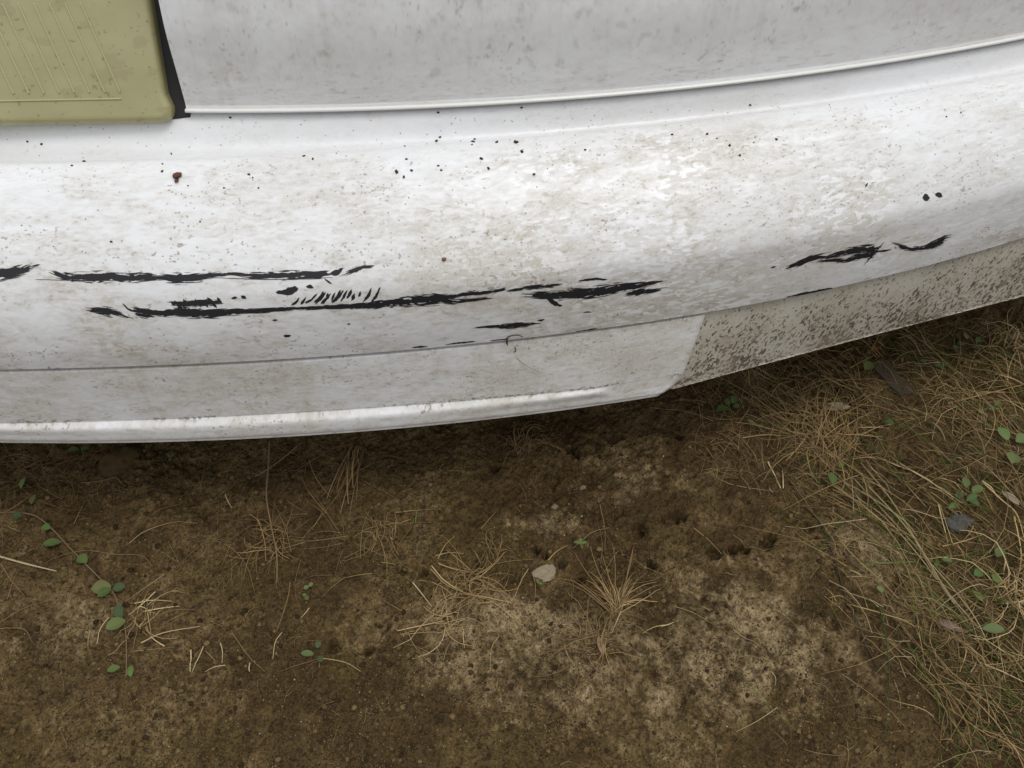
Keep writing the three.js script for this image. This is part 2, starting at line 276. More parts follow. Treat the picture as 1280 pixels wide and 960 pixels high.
// headlamp: rounded yellowed lens standing on the bumper ledge
const hL = hA + 0.004;
{
  const L0 = atH(0, 161, hL), L1 = atH(214, 157, hL), ang = Math.atan2(-(L1[2] - L0[2]), L1[0] - L0[0]);
  const lamp = new THREE.Group(); lamp.name = 'headlamp'; lamp.position.set(L1[0], hL, L1[2] - 0.006); lamp.rotation.y = ang; car.add(lamp);
  const yel = paintTex(512, 256, 0.6, 0.15, (x, y) => {
    const n = fbm(x * 24, y * 50, 3, 4), f = vn(x * 500, y * 500, 9), sp = sm(0.80, 0.86, fbm(x * 240, y * 240, 6, 2));
    const bl = sm(0.66, 0.76, fbm(x * 40 + 3, y * 60, 16, 3));
    return [...mix3(mix3(mix3([0.36, 0.335, 0.165], [0.30, 0.27, 0.12], n), [0.22, 0.18, 0.08], bl * 0.3), [0.10, 0.08, 0.035], sp * 0.5), 0.5 + 0.2 * f, 0.32 + 0.3 * n];
  });
  const lm = new THREE.MeshPhysicalMaterial({ map: yel.map, roughnessMap: yel.roughnessMap, roughness: 1, clearcoat: 0.6, clearcoatRoughness: 0.25 });
  const w = 0.55, hh = 0.13, s = new THREE.Shape(), r = 0.008;
  s.moveTo(-w, 0); s.lineTo(-0.008 - r, 0); s.quadraticCurveTo(-0.008, 0, -0.008, r); s.lineTo(-0.010, r + 0.006); s.quadraticCurveTo(-0.013, 0.022, -0.0125, 0.03); s.lineTo(-0.016, hh); s.lineTo(-w, hh); s.closePath();
  const g = new THREE.ExtrudeGeometry(s, { depth: 0.03, bevelEnabled: true, bevelThickness: 0.007, bevelSize: 0.007, bevelSegments: 5, curveSegments: 10 });
  g.translate(0, 0.007, -0.037); { const p = g.attributes.position, uv = g.attributes.uv; for (let k = 0; k < p.count; k++) { uv.setXY(k, (p.getX(k) + 0.6) / 0.6, (p.getY(k) + 0.3 * p.getZ(k) + 0.02) / 0.15); } }
  g.rotateX(-0.62);
  const lens = mesh('lens', g, lm, lamp); lens.userData.label = 'cloudy yellowed plastic headlamp lens';
  const rg = new THREE.CapsuleGeometry(0.0011, 0.088, 3, 6), rm = new THREE.MeshPhysicalMaterial({ color: lin(0.39, 0.365, 0.19), roughness: 0.4 });
  for (let k = 0; k < 30; k++) { // moulded flutes
    const m = mesh('lens_rib', rg, rm, lens), gx = -0.055 - k * 0.0155; m.rotation.order = 'XYZ'; m.rotation.x = -0.62; m.rotateZ(0.3);
    const yy = 0.073, zz = 0.0002; m.position.set(gx - 0.008, yy * Math.cos(0.62) + zz * Math.sin(0.62), -yy * Math.sin(0.62) + zz * Math.cos(0.62));
  }
  const rl = mesh('lens_ridge', new THREE.CapsuleGeometry(0.001, 0.48, 3, 6), rm, lens); rl.rotation.z = Math.PI / 2; rl.position.set(-0.29, 0.024 * Math.cos(0.62), -0.024 * Math.sin(0.62) + 0.0002);
  const sealS = new THREE.Shape(); sealS.moveTo(-0.03, -0.001); sealS.lineTo(0.0125, 0.003); sealS.lineTo(0.0115, 0.13); sealS.lineTo(-0.03, 0.13); sealS.closePath();
  const sg = new THREE.ExtrudeGeometry(sealS, { depth: 0.02, bevelEnabled: true, bevelSize: 0.001, bevelThickness: 0.001, bevelSegments: 1 }); sg.translate(0, 0.003, -0.036); sg.rotateX(-0.62);
  mesh('rubber_seal', sg, new THREE.MeshStandardMaterial({ color: lin(0.012, 0.012, 0.012), roughness: 0.7 }), lamp);
}
// fender above the ledge, with a rolled bottom edge
const xFen = atH(231, 140, hR)[0];
{
  const ft = paintTex(1024, 256, 1.28, 0.32, (x, y) => {
    const v = paintFn(x + 9, y + 5, 0.5, 0.2, 0.5), bl = sm(0.70, 0.80, fbm(x * 70, y * 150, 66, 3)) * 0.2;
    return [...mix3(v.slice(0, 3), [0.2, 0.19, 0.18], bl), v[3], v[4] - 0.1];
  });
  const cols = [...range(xFen, XR, 0.01), ...range(XR, XR + 0.9, 0.025).slice(1)];
  const prof = (z, q) => [[z - 0.001, hR - 0.004], [z - 0.0035, hR + 0.0015], [z - 0.005, hR + 0.006], [z - 0.009, hR + 0.03], [z - 0.02, hR + 0.09], [z - 0.05, hR + 0.15], [z - 0.13, hR + 0.21], [z - 0.35, hR + 0.26], [z - 0.9, hR + 0.31], [z - 1.5, hR + 0.34]];
  const fender = mesh('fender', grid(cols, 90, (c, t) => place(c, ...spline(prof(zR(Math.min(XR, c))), t * t * 0.5 + t * 0.5)), (c, t) => [(c + 0.45) / 1.28, t * 0.9]), paintMat(ft, 0.0002), car);
  fender.userData.label = 'grey-looking white fender panel above the bumper';
  const b = new MB(); b.tube(cols.map(c => place(c, zR(Math.min(XR, c)), hR - 0.0005)), 0.0026, 0.0026, [0.74, 0.73, 0.69], 10);
  mesh('fender_edge', b.geo(), new THREE.MeshPhysicalMaterial({ vertexColors: true, roughness: 0.35, clearcoat: 0.3 }), fender);
  const cols2 = range(XL, xFen - 0.012, 0.02);
  mesh('hood', grid(cols2, 50, (c, t) => { const z = zR(xFen) + 0.02 * 0 - 0.08; return place(c, ...spline([[z - 0.01, hL + 0.105], [z + 0.001, hL + 0.108], [z, hL + 0.116], [z - 0.04, hL + 0.15], [z - 0.12, hL + 0.2], [z - 0.3, hL + 0.25], [z - 0.8, hL + 0.31], [z - 1.4, hL + 0.34]], t)); }, (c, t) => [c / 1.28, t * 1.5]), paintMat(ft, 0.0002), car);
  // dusty primed body structure behind the bumper and under the floor
  const dark = new THREE.MeshStandardMaterial({ color: lin(0.16, 0.15, 0.135), roughness: 0.9 }), rubber = new THREE.MeshStandardMaterial({ color: lin(0.03, 0.03, 0.03), roughness: 0.85 });
  const uh = new THREE.BoxGeometry(1.6, 0.30, 2.6); const ub = mesh('underbody', uh, dark, car); ub.position.set(-0.15, 0.345, -2.35);
  const fr = mesh('bumper_beam', new THREE.BoxGeometry(1.65, 0.22, 0.18), dark, car); fr.position.set(-0.16, 0.345, -0.985);
  const inner = mesh('inner_panel', new THREE.BoxGeometry(1.6, 0.1, 0.5), dark, car); inner.position.set(-0.16, 0.40, -1.25);
  const tp = [[0.10, 0.19], [0.12, 0.2], [0.19, 0.2], [0.2, 0.19]];
  const tyre = new THREE.LatheGeometry([[0.19, -0.085], [0.23, -0.095], [0.28, -0.09], [0.297, -0.07], [0.3, -0.04], [0.3, 0.04], [0.297, 0.07], [0.28, 0.09], [0.23, 0.095], [0.19, 0.085]].map(p => new THREE.Vector2(...p)), 48);
  const rim = new THREE.LatheGeometry([[0.001, 0.05], [0.05, 0.055], [0.07, 0.03], [0.16, 0.045], [0.185, 0.085], [0.19, 0.08], [0.19, -0.08]].map(p => new THREE.Vector2(...p)), 40);
  for (const [x, z] of [[0.6, -1.62], [-0.9, -1.62], [0.6, -3.4], [-0.9, -3.4]]) {
    const w = new THREE.Group(); w.name = 'wheel'; w.position.set(x, 0.297, z); w.rotation.z = x > 0 ? -Math.PI / 2 : Math.PI / 2; car.add(w);
    mesh('tyre', tyre, rubber, w); mesh('rim', rim, new THREE.MeshStandardMaterial({ color: lin(0.4, 0.4, 0.4), roughness: 0.4, metalness: 0.7 }), w);
  }
}

// black scrapes where the paint is gone: ribbons [zoom x, zoom y, half width] along the photo marks
const scrapeMat = new THREE.MeshStandardMaterial({ color: lin(0.009, 0.009, 0.011), roughness: 0.6 });
let RS = rng(404);
function ribbon(acc, ox, oy, sc, pts, rag = 1) {
  const q = pts.map(([x, y, w]) => [ox + x * sc, oy + y * sc, w * sc]);
  const len = q.slice(1).reduce((s, p, k) => s + Math.hypot(p[0] - q[k][0], p[1] - q[k][1]), 0), n = Math.max(4, Math.ceil(len / 1.1)), sd = Math.floor(RS() * 9999);
  const c = new THREE.CatmullRomCurve3(q.map(p => new THREE.Vector3(p[0], p[1], p[2] * 4)), false, 'centripetal'), P = c.getSpacedPoints(n), b0 = acc.p.length / 3, M = 2;
  for (let k = 0; k <= n; k++) {
    const a = P[Math.max(0, k - 1)], b = P[Math.min(n, k + 1)]; let dx = b.x - a.x, dy = b.y - a.y; const l = Math.hypot(dx, dy) || 1; dx /= l; dy /= l;
    const end = Math.min(1, Math.min(k, n - k) / 2.5 + 0.05), w = Math.max(0.12, P[k].z / 4) * end;
    const j = s => 0.86 + rag * (0.6 * (vn(k * 0.42, s * 7.3, sd) - 0.5) + 0.75 * (vn(k * 0.09, s * 3.1, sd + 5) - 0.5));
    const up = w * Math.max(0.12, j(1)), dn = w * Math.max(0.12, j(2));
    for (let m = 0; m <= M; m++) { const o = lerp(-up, dn, m / M); acc.p.push(...on(P[k].x - dy * o, P[k].y + dx * o, 0.00035)); }
  }
  for (let k = 0; k < n; k++) for (let m = 0; m < M; m++) { const a = b0 + k * (M + 1) + m, b = a + M + 1; acc.i.push(a, a + 1, b, b, a + 1, b + 1); }
}
function scrape(label, list) {
  const acc = { p: [], i: [] };
  for (const r of list) {
    const q = r[3], L = q[q.length - 1][0] - q[0][0], W = Math.max(...q.map(p => p[2])), wide = L > 60 && W > 7;
    ribbon(acc, r[0], r[1], r[2], wide ? q.map(p => [p[0], p[1], p[2] * 0.8]) : q, r[4]);
    if (wide) for (let k = 0; k < L / 7; k++) { // broken streaks that make up the rim of a scrape
      const t = RS() * (q.length - 1), i = Math.min(q.length - 2, Math.floor(t)), f = t - i, sd = RS() < 0.5 ? -1 : 1, w = lerp(q[i][2], q[i + 1][2], f), x = lerp(q[i][0], q[i + 1][0], f), y = lerp(q[i][1], q[i + 1][1], f) + sd * w * (0.45 + 0.6 * RS()), l = (10 + 40 * RS()) * Math.min(1, L / 300 + 0.25), sl = Math.max(-0.35, Math.min(0.35, (q[i + 1][1] - q[i][1]) / (q[i + 1][0] - q[i][0] + 1e-6)));
      ribbon(acc, r[0], r[1], r[2], [[x - l, y - sl * l + 3 * (RS() - 0.5), 0.4], [x - l * 0.2, y, 1 + 2.2 * RS()], [x + l, y + sl * l + 3 * (RS() - 0.5), 0.4]], 0.8);
    }
    if (L > 60 && W > 5) for (let k = 0; k < L / 9; k++) { // frayed strands along the edges
      const t = RS() * (q.length - 1), i = Math.min(q.length - 2, Math.floor(t)), f = t - i, sd = RS() < 0.5 ? -1 : 1, w = lerp(q[i][2], q[i + 1][2], f), x = lerp(q[i][0], q[i + 1][0], f), y = lerp(q[i][1], q[i + 1][1], f) + sd * (w * (0.8 + 0.5 * RS()) + 4 * RS() * RS()), l = 8 + 46 * RS() * RS(), sl = (q[i + 1][1] - q[i][1]) / (q[i + 1][0] - q[i][0] + 1e-6) + 0.12 * (RS() - 0.5);
      ribbon(acc, r[0], r[1], r[2], [[x - l, y - sl * l, 0.3], [x, y, 0.5 + 2.4 * RS() * RS()], [x + l, y + sl * l, 0.3]], 0.5);
    }
  }
  const g = new THREE.BufferGeometry(); g.setAttribute('position', new THREE.Float32BufferAttribute(acc.p, 3)); g.setIndex(acc.i); g.computeVertexNormals();
  const m = mesh('paint_scrape', g, scrapeMat, bumper); m.userData.label = label; return m;
}
const chips = list => { for (const r of list) { const acc = { p: [], i: [] }; ribbon(acc, ...r); const g = new THREE.BufferGeometry(); g.setAttribute('position', new THREE.Float32BufferAttribute(acc.p, 3)); g.setIndex(acc.i); g.computeVertexNormals(); mesh('paint_chip', g, scrapeMat, bumper); } };
const k1 = [0, 110, 430 / 1280], k2 = [400, 110, 430 / 1280], k3 = [830, 110, 450 / 1280], k5 = [400, 330, 460 / 1280], k4 = [0, 390, 430 / 1280];
scrape('black scrape at the end of the upper row', [[...k1, [[-40, 702, 26], [0, 694, 22], [50, 686, 17], [90, 678, 12], [112, 668, 4]]], [...k1, [[110, 664, 1], [140, 659, 3], [150, 656, 1]], 0.6]]);
scrape('long black scrape along the upper row', [
  [...k1, [[200, 687, 3], [235, 700, 11], [330, 705, 18], [410, 702, 19], [480, 706, 15], [550, 701, 12], [575, 704, 4], [630, 708, 3]]],
  [...k1, [[622, 706, 3], [655, 709, 17], [720, 708, 17], [755, 702, 9], [800, 696, 4], [870, 692, 4], [950, 698, 8], [1010, 698, 12], [1100, 695, 13], [1180, 695, 12], [1215, 690, 5]]],
  [...k1, [[130, 712, 1], [300, 716, 1.4], [620, 714, 1]], 0.4],
  [...k1, [[760, 704, 1], [1000, 712, 1.6], [1240, 705, 1]], 0.4],
  [...k2, [[-16, 700, 3], [10, 692, 6], [30, 690, 5]]], [...k2, [[36, 690, 3], [60, 687, 13], [76, 676, 7], [88, 668, 2]]], [...k2, [[104, 686, 2], [130, 677, 8], [160, 666, 6], [196, 665, 2]]], [...k2, [[15, 708, 2], [30, 720, 4], [46, 730, 1]]]]);
{
  const L = [[...k1, [[333, 826, 2], [365, 828, 7], [400, 832, 13], [435, 838, 6], [480, 853, 2]]], [...k1, [[345, 815, 1], [385, 828, 5], [405, 815, 2]]],
    [...k1, [[455, 800, 1], [480, 822, 4], [520, 833, 4], [580, 842, 4]]], [...k1, [[500, 838, 2], [540, 847, 7], [570, 848, 2]]],
    [...k1, [[520, 822, 2], [560, 832, 6], [610, 838, 9], [660, 832, 14], [720, 838, 16], [790, 838, 14], [850, 833, 10], [930, 830, 7], [1000, 826, 6], [1100, 822, 5], [1200, 816, 5], [1290, 811, 5]]],
    [...k2, [[0, 817, 4], [100, 813, 7], [200, 807, 10], [300, 796, 16], [400, 787, 17], [450, 784, 15], [490, 793, 7], [560, 789, 4], [615, 783, 2]]],
    [...k2, [[440, 783, 6], [490, 774, 5], [560, 765, 7], [640, 757, 5], [692, 747, 3]]]];
  for (let k = 0; k < 17; k++) { const x = 640 + k * 11 + 12 * (RS() - 0.5), y = 803 - k * 0.5 + 14 * (RS() - 0.5), f = 0.3 + RS() * 1.2; L.push([...k1, [[x + 9 * f, y + 13 * f, 2], [x, y + 2, 3 + 5 * RS()], [x - 9 * f, y - 10 * f, 1.2]], 1]); }
  L.push([...k1, [[642, 800, 4], [700, 803, 9], [760, 798, 9], [820, 795, 5]]]);
  scrape('longest black scrape with a comb of chips above it', L);
}
chips([[...k1, [[1026, 760, 4], [1055, 759, 10], [1085, 752, 13], [1110, 746, 5]]], [...k1, [[1138, 738, 4], [1155, 741, 8], [1168, 743, 4]]], [...k1, [[860, 783, 4], [872, 781, 6], [885, 780, 3]]], [...k1, [[896, 772, 3], [906, 776, 8], [918, 784, 3]]],
  ...[1104, 1130, 1158, 1192, 1216, 1240, 1262].map((x, i) => { const f = 0.3 + 1.1 * RS(), d = 14 * (RS() - 0.5); x += 14 * (RS() - 0.5); return [...k1, [[x - 22 * f, 804 - i + d, 2], [x - 4, 794 - i * 2 + d, 4 + 5 * RS()], [x + 16 * f, 780 - i * 3 + d - 8 * f, 2]], 1]; }),
  ...[6, 30, 62, 88, 104, 130, 148, 184, 204].map((x, i) => { const f = i > 6 ? 1.3 : 0.2 + 1.1 * RS(), d = 14 * (RS() - 0.5); x += 16 * (RS() - 0.5); return [...k2, [[x - 15 * f, 786 - i * 1.5 + 14 * f + d, 2], [x, 780 - i * 1.8 + d, 4 + 5 * RS()], [x + 12 * f, 776 - i * 2.2 - 20 * f + d, 2]], 1]; })]);
scrape('thin black scratch rising to the corner', [[...k2, [[690, 756, 2], [760, 745, 5], [830, 737, 6], [897, 731, 2]]], [...k2, [[958, 719, 1.5], [1000, 713, 5], [1070, 711, 3]]]]);
scrape('broad black gouge with a downward prong', [[...k2, [[788, 771, 4], [840, 772, 12], [900, 769, 15], [960, 765, 17], [1000, 763, 18], [1050, 757, 17], [1100, 745, 15], [1160, 738, 12], [1220, 728, 6], [1278, 716, 2]]], [...k2, [[845, 780, 6], [865, 795, 12], [885, 806, 8], [904, 809, 2]]], [...k2, [[1136, 766, 2], [1180, 757, 6], [1212, 746, 3]]], [...k2, [[1168, 769, 2], [1220, 757, 6], [1272, 750, 3]]], [...k2, [[975, 835, 1], [995, 833, 3], [1012, 835, 1]]]]);
scrape('short black cut above the groove', [[...k5, [[566, 219, 1], [620, 216, 4], [680, 213, 8], [740, 207, 2]]], [...k5, [[755, 196, 1.5], [770, 194, 4], [782, 191, 1]]]]);
chips([[...k4, [[1054, 88, 5], [1068, 87, 9], [1084, 87, 4]]], [...k4, [[1012, 31, 2], [1022, 30, 5], [1034, 29, 2]]], [...k4, [[1290, 45, 2], [1299, 45, 3], [1306, 44, 1]]], [...k3, [[918, 390, 8], [932, 391, 15], [945, 391, 8]]], [...k3, [[962, 376, 4], [976, 381, 12], [990, 386, 4]]], [...k3, [[715, 355, 2], [719, 345, 5], [725, 336, 1]]]]);
scrape('split black scrape near the corner', [[...k3, [[448, 636, 1], [490, 621, 8], [520, 607, 8], [545, 600, 5], [590, 602, 5], [620, 590, 6], [660, 580, 12], [700, 574, 12], [730, 572, 12], [749, 563, 6]]], [...k3, [[565, 614, 2], [640, 612, 6], [700, 600, 8], [738, 588, 10], [748, 576, 8]]], [...k3, [[745, 581, 3], [775, 579, 3], [810, 574, 1.5]]], [...k3, [[378, 640, 1], [388, 636, 3], [402, 632, 1]]]]);
scrape('hooked black scrape at the corner', [[...k3, [[834, 562, 7], [860, 569, 7], [910, 571, 6], [935, 566, 8], [960, 553, 12], [980, 545, 12], [997, 531, 3]]], [...k3, [[822, 562, 2], [824, 572, 2]]]]);
chips([[...k5, [[316, 291, 1], [345, 288, 3], [376, 286, 1]]], [...k5, [[432, 281, 1], [480, 274, 3], [540, 268, 2]]], [...k5, [[590, 267, 1], [640, 261, 2.5], [660, 259, 1]]], [...k5, [[885, 234, 1], [930, 229, 3], [966, 223, 1]]], [...k3, [[430, 744, 1], [470, 736, 4], [600, 712, 4]]], [...k3, [[620, 709, 2], [740, 687, 5], [830, 669, 5], [930, 650, 4], [1040, 616, 1]]]]);
// crumbs of soil and rotted leaf lying on the bumper
{
  const b = new MB(), R = rng(77), spots = [[34, 177, 1.5], [52, 180, 1.4], [105, 202, 2], [90, 207, 1.4], [203, 214, 1.4], [311, 218, 1.8], [316, 222, 1], [280, 235, 1.3], [323, 235, 1.2], [139, 302, 1.4], [380, 195, 1.5], [288, 147, 1.5], [391, 198, 1], [250, 277, 1], [506, 183, 1.2], [508, 199, 1.4], [496, 215, 2.1], [505, 222, 1.5], [546, 176, 1.8], [550, 171, 1.3], [591, 177, 1.8], [593, 174, 1.2], [590, 181, 1], [621, 178, 1.6], [645, 178, 2.4], [652, 189, 1.7], [601, 198, 1.8], [611, 211, 1.5], [667, 218, 1.5], [652, 133, 1.6], [731, 187, 1.2], [548, 136, 1.4], [514, 213, 1.4], [884, 167, 1.3], [912, 182, 1.6], [925, 194, 1.4], [970, 174, 1.5], [937, 131, 1.4], [1183, 146, 1.2], [840, 168, 1.5], [942, 178, 1], [1201, 141, 1.2], [896, 173, 1], [548, 207, 1.2], [552, 213, 1.2], [235, 232, 1], [203, 205, 1], [214, 192, 1]];
  for (const [x, y, r] of spots) { const n = 1 + Math.floor(R() * 2); for (let k = 0; k < n; k++) b.lump(on(x + (R() - 0.5) * 2.4 * k, y + (R() - 0.5) * 2.4 * k, 0.0004), r * 0.0011, r * 0.0006, r * 0.0008, [0.028 + 0.02 * R(), 0.022, 0.015], R); }
  for (let k = 0; k < 240; k++) { const x = 8 + R() * 1262, y = lerp(150, 340, Math.pow(R(), 1.6)) - 0.035 * Math.max(0, x - 500) * 1.1; if (y < 150 - 0.035 * Math.max(0, x - 400)) continue; b.lump(on(x, y, 0.0002), 0.0004 + 0.0005 * R(), 0.0003, 0.0004 + 0.0003 * R(), [0.06 + 0.1 * R(), 0.055, 0.04], R); }
  const m = mesh('dirt_crumbs', b.geo(true), new THREE.MeshStandardMaterial({ vertexColors: true, roughness: 0.9 })); tag(m, 'fine dark specks of soil scattered over the white bumper', 'dirt', null, 'stuff');
  const c = new MB(); c.lump(on(222, 220, 0.002), 0.0035, 0.002, 0.0045, [0.11, 0.045, 0.025], R, 2); c.lump(on(221, 226, 0.001), 0.002, 0.0012, 0.003, [0.10, 0.05, 0.03], R, 2);
  tag(mesh('soil_clod', c.geo(), new THREE.MeshStandardMaterial({ vertexColors: true, roughness: 0.9 })), 'reddish brown crumb on the bumper below the headlamp seal', 'soil clod');
  const e = new MB(); e.lump(on(555, 324, 0.001), 0.0022, 0.0014, 0.0022, [0.17, 0.08, 0.045], R, 2);
  tag(mesh('soil_clod', e.geo(), new THREE.MeshStandardMaterial({ vertexColors: true, roughness: 0.9 })), 'tiny orange brown crumb on white paint above the long scrape', 'soil clod');
  const f = new MB(), br = [0.05, 0.03, 0.018], zf = (x, y, o) => on(400 + x * k5[2], 330 + y * k5[2], o);
  const sk = (x, y, o) => { const h = hD - 0.004 - (y - 258) * 0.00042, p = atH(400 + x * k5[2], 330 + y * k5[2], h); return [p[0], h, p[2] + o]; };
  f.tube(smooth([zf(652, 252, 0.0012), zf(668, 242, 0.003), zf(690, 240, 0.0035), zf(704, 252, 0.001)], 10), 0.0009, 0.0006, br, 5);
  f.tube(smooth([zf(650, 256, 0.001), sk(652, 270, 0.005), sk(666, 292, 0.005), sk(672, 305, 0.004)], 10), 0.0011, 0.0004, br, 5);
  f.tube(smooth([sk(668, 296, 0.004), sk(680, 290, 0.006), sk(678, 276, 0.005)], 8), 0.0008, 0.0004, br, 5);
  f.tube(smooth([sk(668, 300, 0.004), sk(710, 335, 0.006), sk(765, 368, 0.004)], 8), 0.0005, 0.0003, [0.3, 0.24, 0.13], 4);
  tag(mesh('dry_plant_scrap', f.geo(), new THREE.MeshStandardMaterial({ vertexColors: true, roughness: 0.85 })), 'curled scrap of dry plant caught in the bumper groove', 'plant scrap');
}

// ------------------------------------------------------------------ ground
const gp = (px, py) => atH(px, py, 0);
const holes = [[797, 663, 9.5], [843, 649, 8.5], [832, 650, 6.5], [852, 648, 6], [891, 693, 10], [913, 690, 7.5], [929, 687, 7.5], [957, 680, 9], [1008, 660, 9], [671, 689, 4.5], [682, 694, 4], [502, 713, 6.5], [765, 551, 8], [713, 565, 7], [848, 548, 6], [619, 587, 6], [668, 783, 5], [703, 703, 6], [727, 725, 5], [813, 706, 5], [963, 672, 7], [720, 572, 5], [775, 548, 6], [530, 718, 5], [418, 808, 8], [294, 824, 7], [462, 815, 6]].map(([x, y, r]) => { const p = gp(x, y), q = gp(x + r, y); return [p[0], p[2], q[0] - p[0]]; });
const pales = [[790, 605, 45, 42, 1], [680, 660, 60, 30, 0.8], [600, 785, 75, 45, 1.1], [700, 790, 80, 40, 0.7], [950, 800, 130, 60, 0.85], [900, 740, 80, 50, 0.5], [1090, 660, 40, 50, 0.7], [1060, 570, 40, 25, 0.5], [350, 605, 40, 25, 0.25], [60, 790, 80, 45, 0.5], [740, 850, 300, 60, 0.6], [1120, 720, 60, 60, 0.45], [860, 600, 60, 40, 0.3]].map(([x, y, a, b, k]) => { const p = gp(x, y); return [p[0], p[2], a * 0.00105, b * 0.00115, k]; });
const ox = x => x + 5, oz = z => z + 5;
function gh(x, z) {
  const X = ox(x), Z = oz(z);
  let h = 0.022 * (fbm(X * 5, Z * 5, 201, 3) - 0.5) + 0.015 * (fbm(X * 22, Z * 22, 211, 3) - 0.5);
  const rough = sm(0.40, 0.62, fbm(X * 8, Z * 8, 221, 3));
  h += (0.004 + 0.008 * rough) * (fbm(X * 75, Z * 75, 231, 3) - 0.5);
  const cl = vn(X * 130, Z * 130, 241); h += rough * 0.0035 * sm(0.55, 0.85, cl);
  h += 0.0032 * (vn(X * 240 + Z * 60, Z * 240 - X * 60, 251) - 0.5) + 0.0018 * (vn(X * 400 - Z * 90, Z * 400 + X * 90, 261) - 0.5);
  for (const [hx, hz, r] of holes) { const d = Math.hypot(x - hx, z - hz); if (d < r * 1.7) { const dd = d / r * (0.85 + 0.3 * vn(x * 190 + hx * 900, z * 190, 3)); h -= 0.0135 * sm(1.05, 0.75, dd); h += 0.0015 * sm(0.35, 0, Math.abs(dd - 1.2)); } }
  return h;
}
const GW = 2.0, GH = 1.0, GX = -0.95, GZ = -1.05;
const groundTex = paintTex(2048, 1024, GW, GH, (u, v) => {
  const x = GX + u, z = GZ + v, X = ox(x), Z = oz(z);
  const n1 = fbm(X * 7, Z * 7, 301, 4), n2 = fbm(X * 34, Z * 34, 311, 4), n3 = fbm(X * 150, Z * 150, 321, 3), gr = vn(X * 620, Z * 620, 331), g2 = vn(X * 950, Z * 950, 341);
  let pale = 0; for (const [cx, cz, a, b, k] of pales) { const d = ((x - cx) / a) ** 2 + ((z - cz) / b) ** 2; if (d < 6) pale += k * Math.exp(-d * 1.1); }
  pale = sm(0.22, 1.1, Math.min(1, pale) * 0.72 + (n2 - 0.5) * 0.9 + (n3 - 0.5) * 0.5 + (n1 - 0.5) * 0.6 + 0.05);
  let c = mix3([0.056, 0.0352, 0.0138], [0.112, 0.0735, 0.0310], sm(0.35, 0.68, n2 * 0.5 + n1 * 0.5));
  c = mix3(c, [0.082, 0.058, 0.019], sm(0.5, 0.75, fbm(X * 15, Z * 15, 351, 3)) * 0.4);   // olive algae film
  c = mix3(c, [0.280, 0.207, 0.112], pale * 0.85);
  const k = 0.3 + 0.75 * gr + 0.45 * g2 + 0.5 * (n3 - 0.3); c = c.map(q => q * k);
  const dk = sm(0.62, 0.74, fbm(X * 190, Z * 190, 361, 2)); c = mix3(c, [0.022, 0.015, 0.008], dk * 0.6);
  const lt = sm(0.80, 0.92, g2 * 0.6 + n3 * 0.5) ; c = mix3(c, [0.42, 0.36, 0.26], lt * 0.5 * (0.25 + pale));
  return [...c, 0.5 * gr + 0.3 * n3 + 0.2 * g2, 0.86 + 0.1 * gr - 0.15 * (1 - pale) * sm(0.5, 0.7, n1)];
});
{
  const axis = (a, b, s, far) => { const m = range(a, b, s), l = [], r = []; for (let d = s * 2, q = 0; q < far; d *= 1.22) { q += d; l.unshift(a - q); r.push(b + q); } return [...l, ...m, ...r]; };
  const xs = axis(-0.88, 0.98, 0.0023, 70), zs = axis(-1.02, -0.16, 0.0023, 70), p = new Float32Array(xs.length * zs.length * 3), uv = new Float32Array(xs.length * zs.length * 2), ix = new Uint32Array((xs.length - 1) * (zs.length - 1) * 6);
  let o = 0, w = 0;
  for (let i = 0; i < xs.length; i++) for (let j = 0; j < zs.length; j++) { p[o * 3] = xs[i]; p[o * 3 + 1] = gh(xs[i], zs[j]); p[o * 3 + 2] = zs[j]; uv[o * 2] = (xs[i] - GX) / GW; uv[o * 2 + 1] = (zs[j] - GZ) / GH; o++; }
  for (let i = 0; i < xs.length - 1; i++) for (let j = 0; j < zs.length - 1; j++) { const a = i * zs.length + j, b = a + zs.length; ix[w++] = a; ix[w++] = a + 1; ix[w++] = b; ix[w++] = b; ix[w++] = a + 1; ix[w++] = b + 1; }
  const g = new THREE.BufferGeometry(); g.setAttribute('position', new THREE.BufferAttribute(p, 3)); g.setAttribute('uv', new THREE.BufferAttribute(uv, 2)); g.setIndex(new THREE.BufferAttribute(ix, 1)); g.computeVertexNormals();
  const m = mesh('ground', g, new THREE.MeshPhysicalMaterial({ specularIntensity: 0.25, map: groundTex.map, bumpMap: groundTex.bumpMap, bumpScale: 0.0026, roughnessMap: groundTex.roughnessMap, roughness: 1 }));
  tag(m, 'bare brown soil with pale sandy patches and small round holes', 'ground', null, 'structure');
}
const plantMat = new THREE.MeshPhysicalMaterial({ specularIntensity: 0.5, vertexColors: true, roughness: 0.8 });
const leafMat = new THREE.MeshPhysicalMaterial({ vertexColors: true, roughness: 0.75, transmission: 0.25, thickness: 0, side: THREE.DoubleSide });
const soilMat = new THREE.MeshPhysicalMaterial({ specularIntensity: 0.25, vertexColors: true, roughness: 0.92 });
const R = rng(2024), rr = (a, b) => a + (b - a) * R();
const gpt = (px, py, up = 0) => { const p = gp(px, py); const q = atH(px, py, gh(p[0], p[2]) + up); return [q[0], q[1], q[2]]; };
const STRAW = [[0.37, 0.26, 0.115], [0.29, 0.195, 0.085], [0.22, 0.14, 0.065], [0.47, 0.37, 0.20], [0.16, 0.10, 0.05]];
const scol = (k) => { const c = STRAW[k ?? Math.floor(R() * 5)], f = rr(0.85, 1.4); return c.map(v => v * f); };
const GREENS = [[0.050, 0.090, 0.012], [0.078, 0.115, 0.018], [0.044, 0.072, 0.018], [0.105, 0.135, 0.032]];
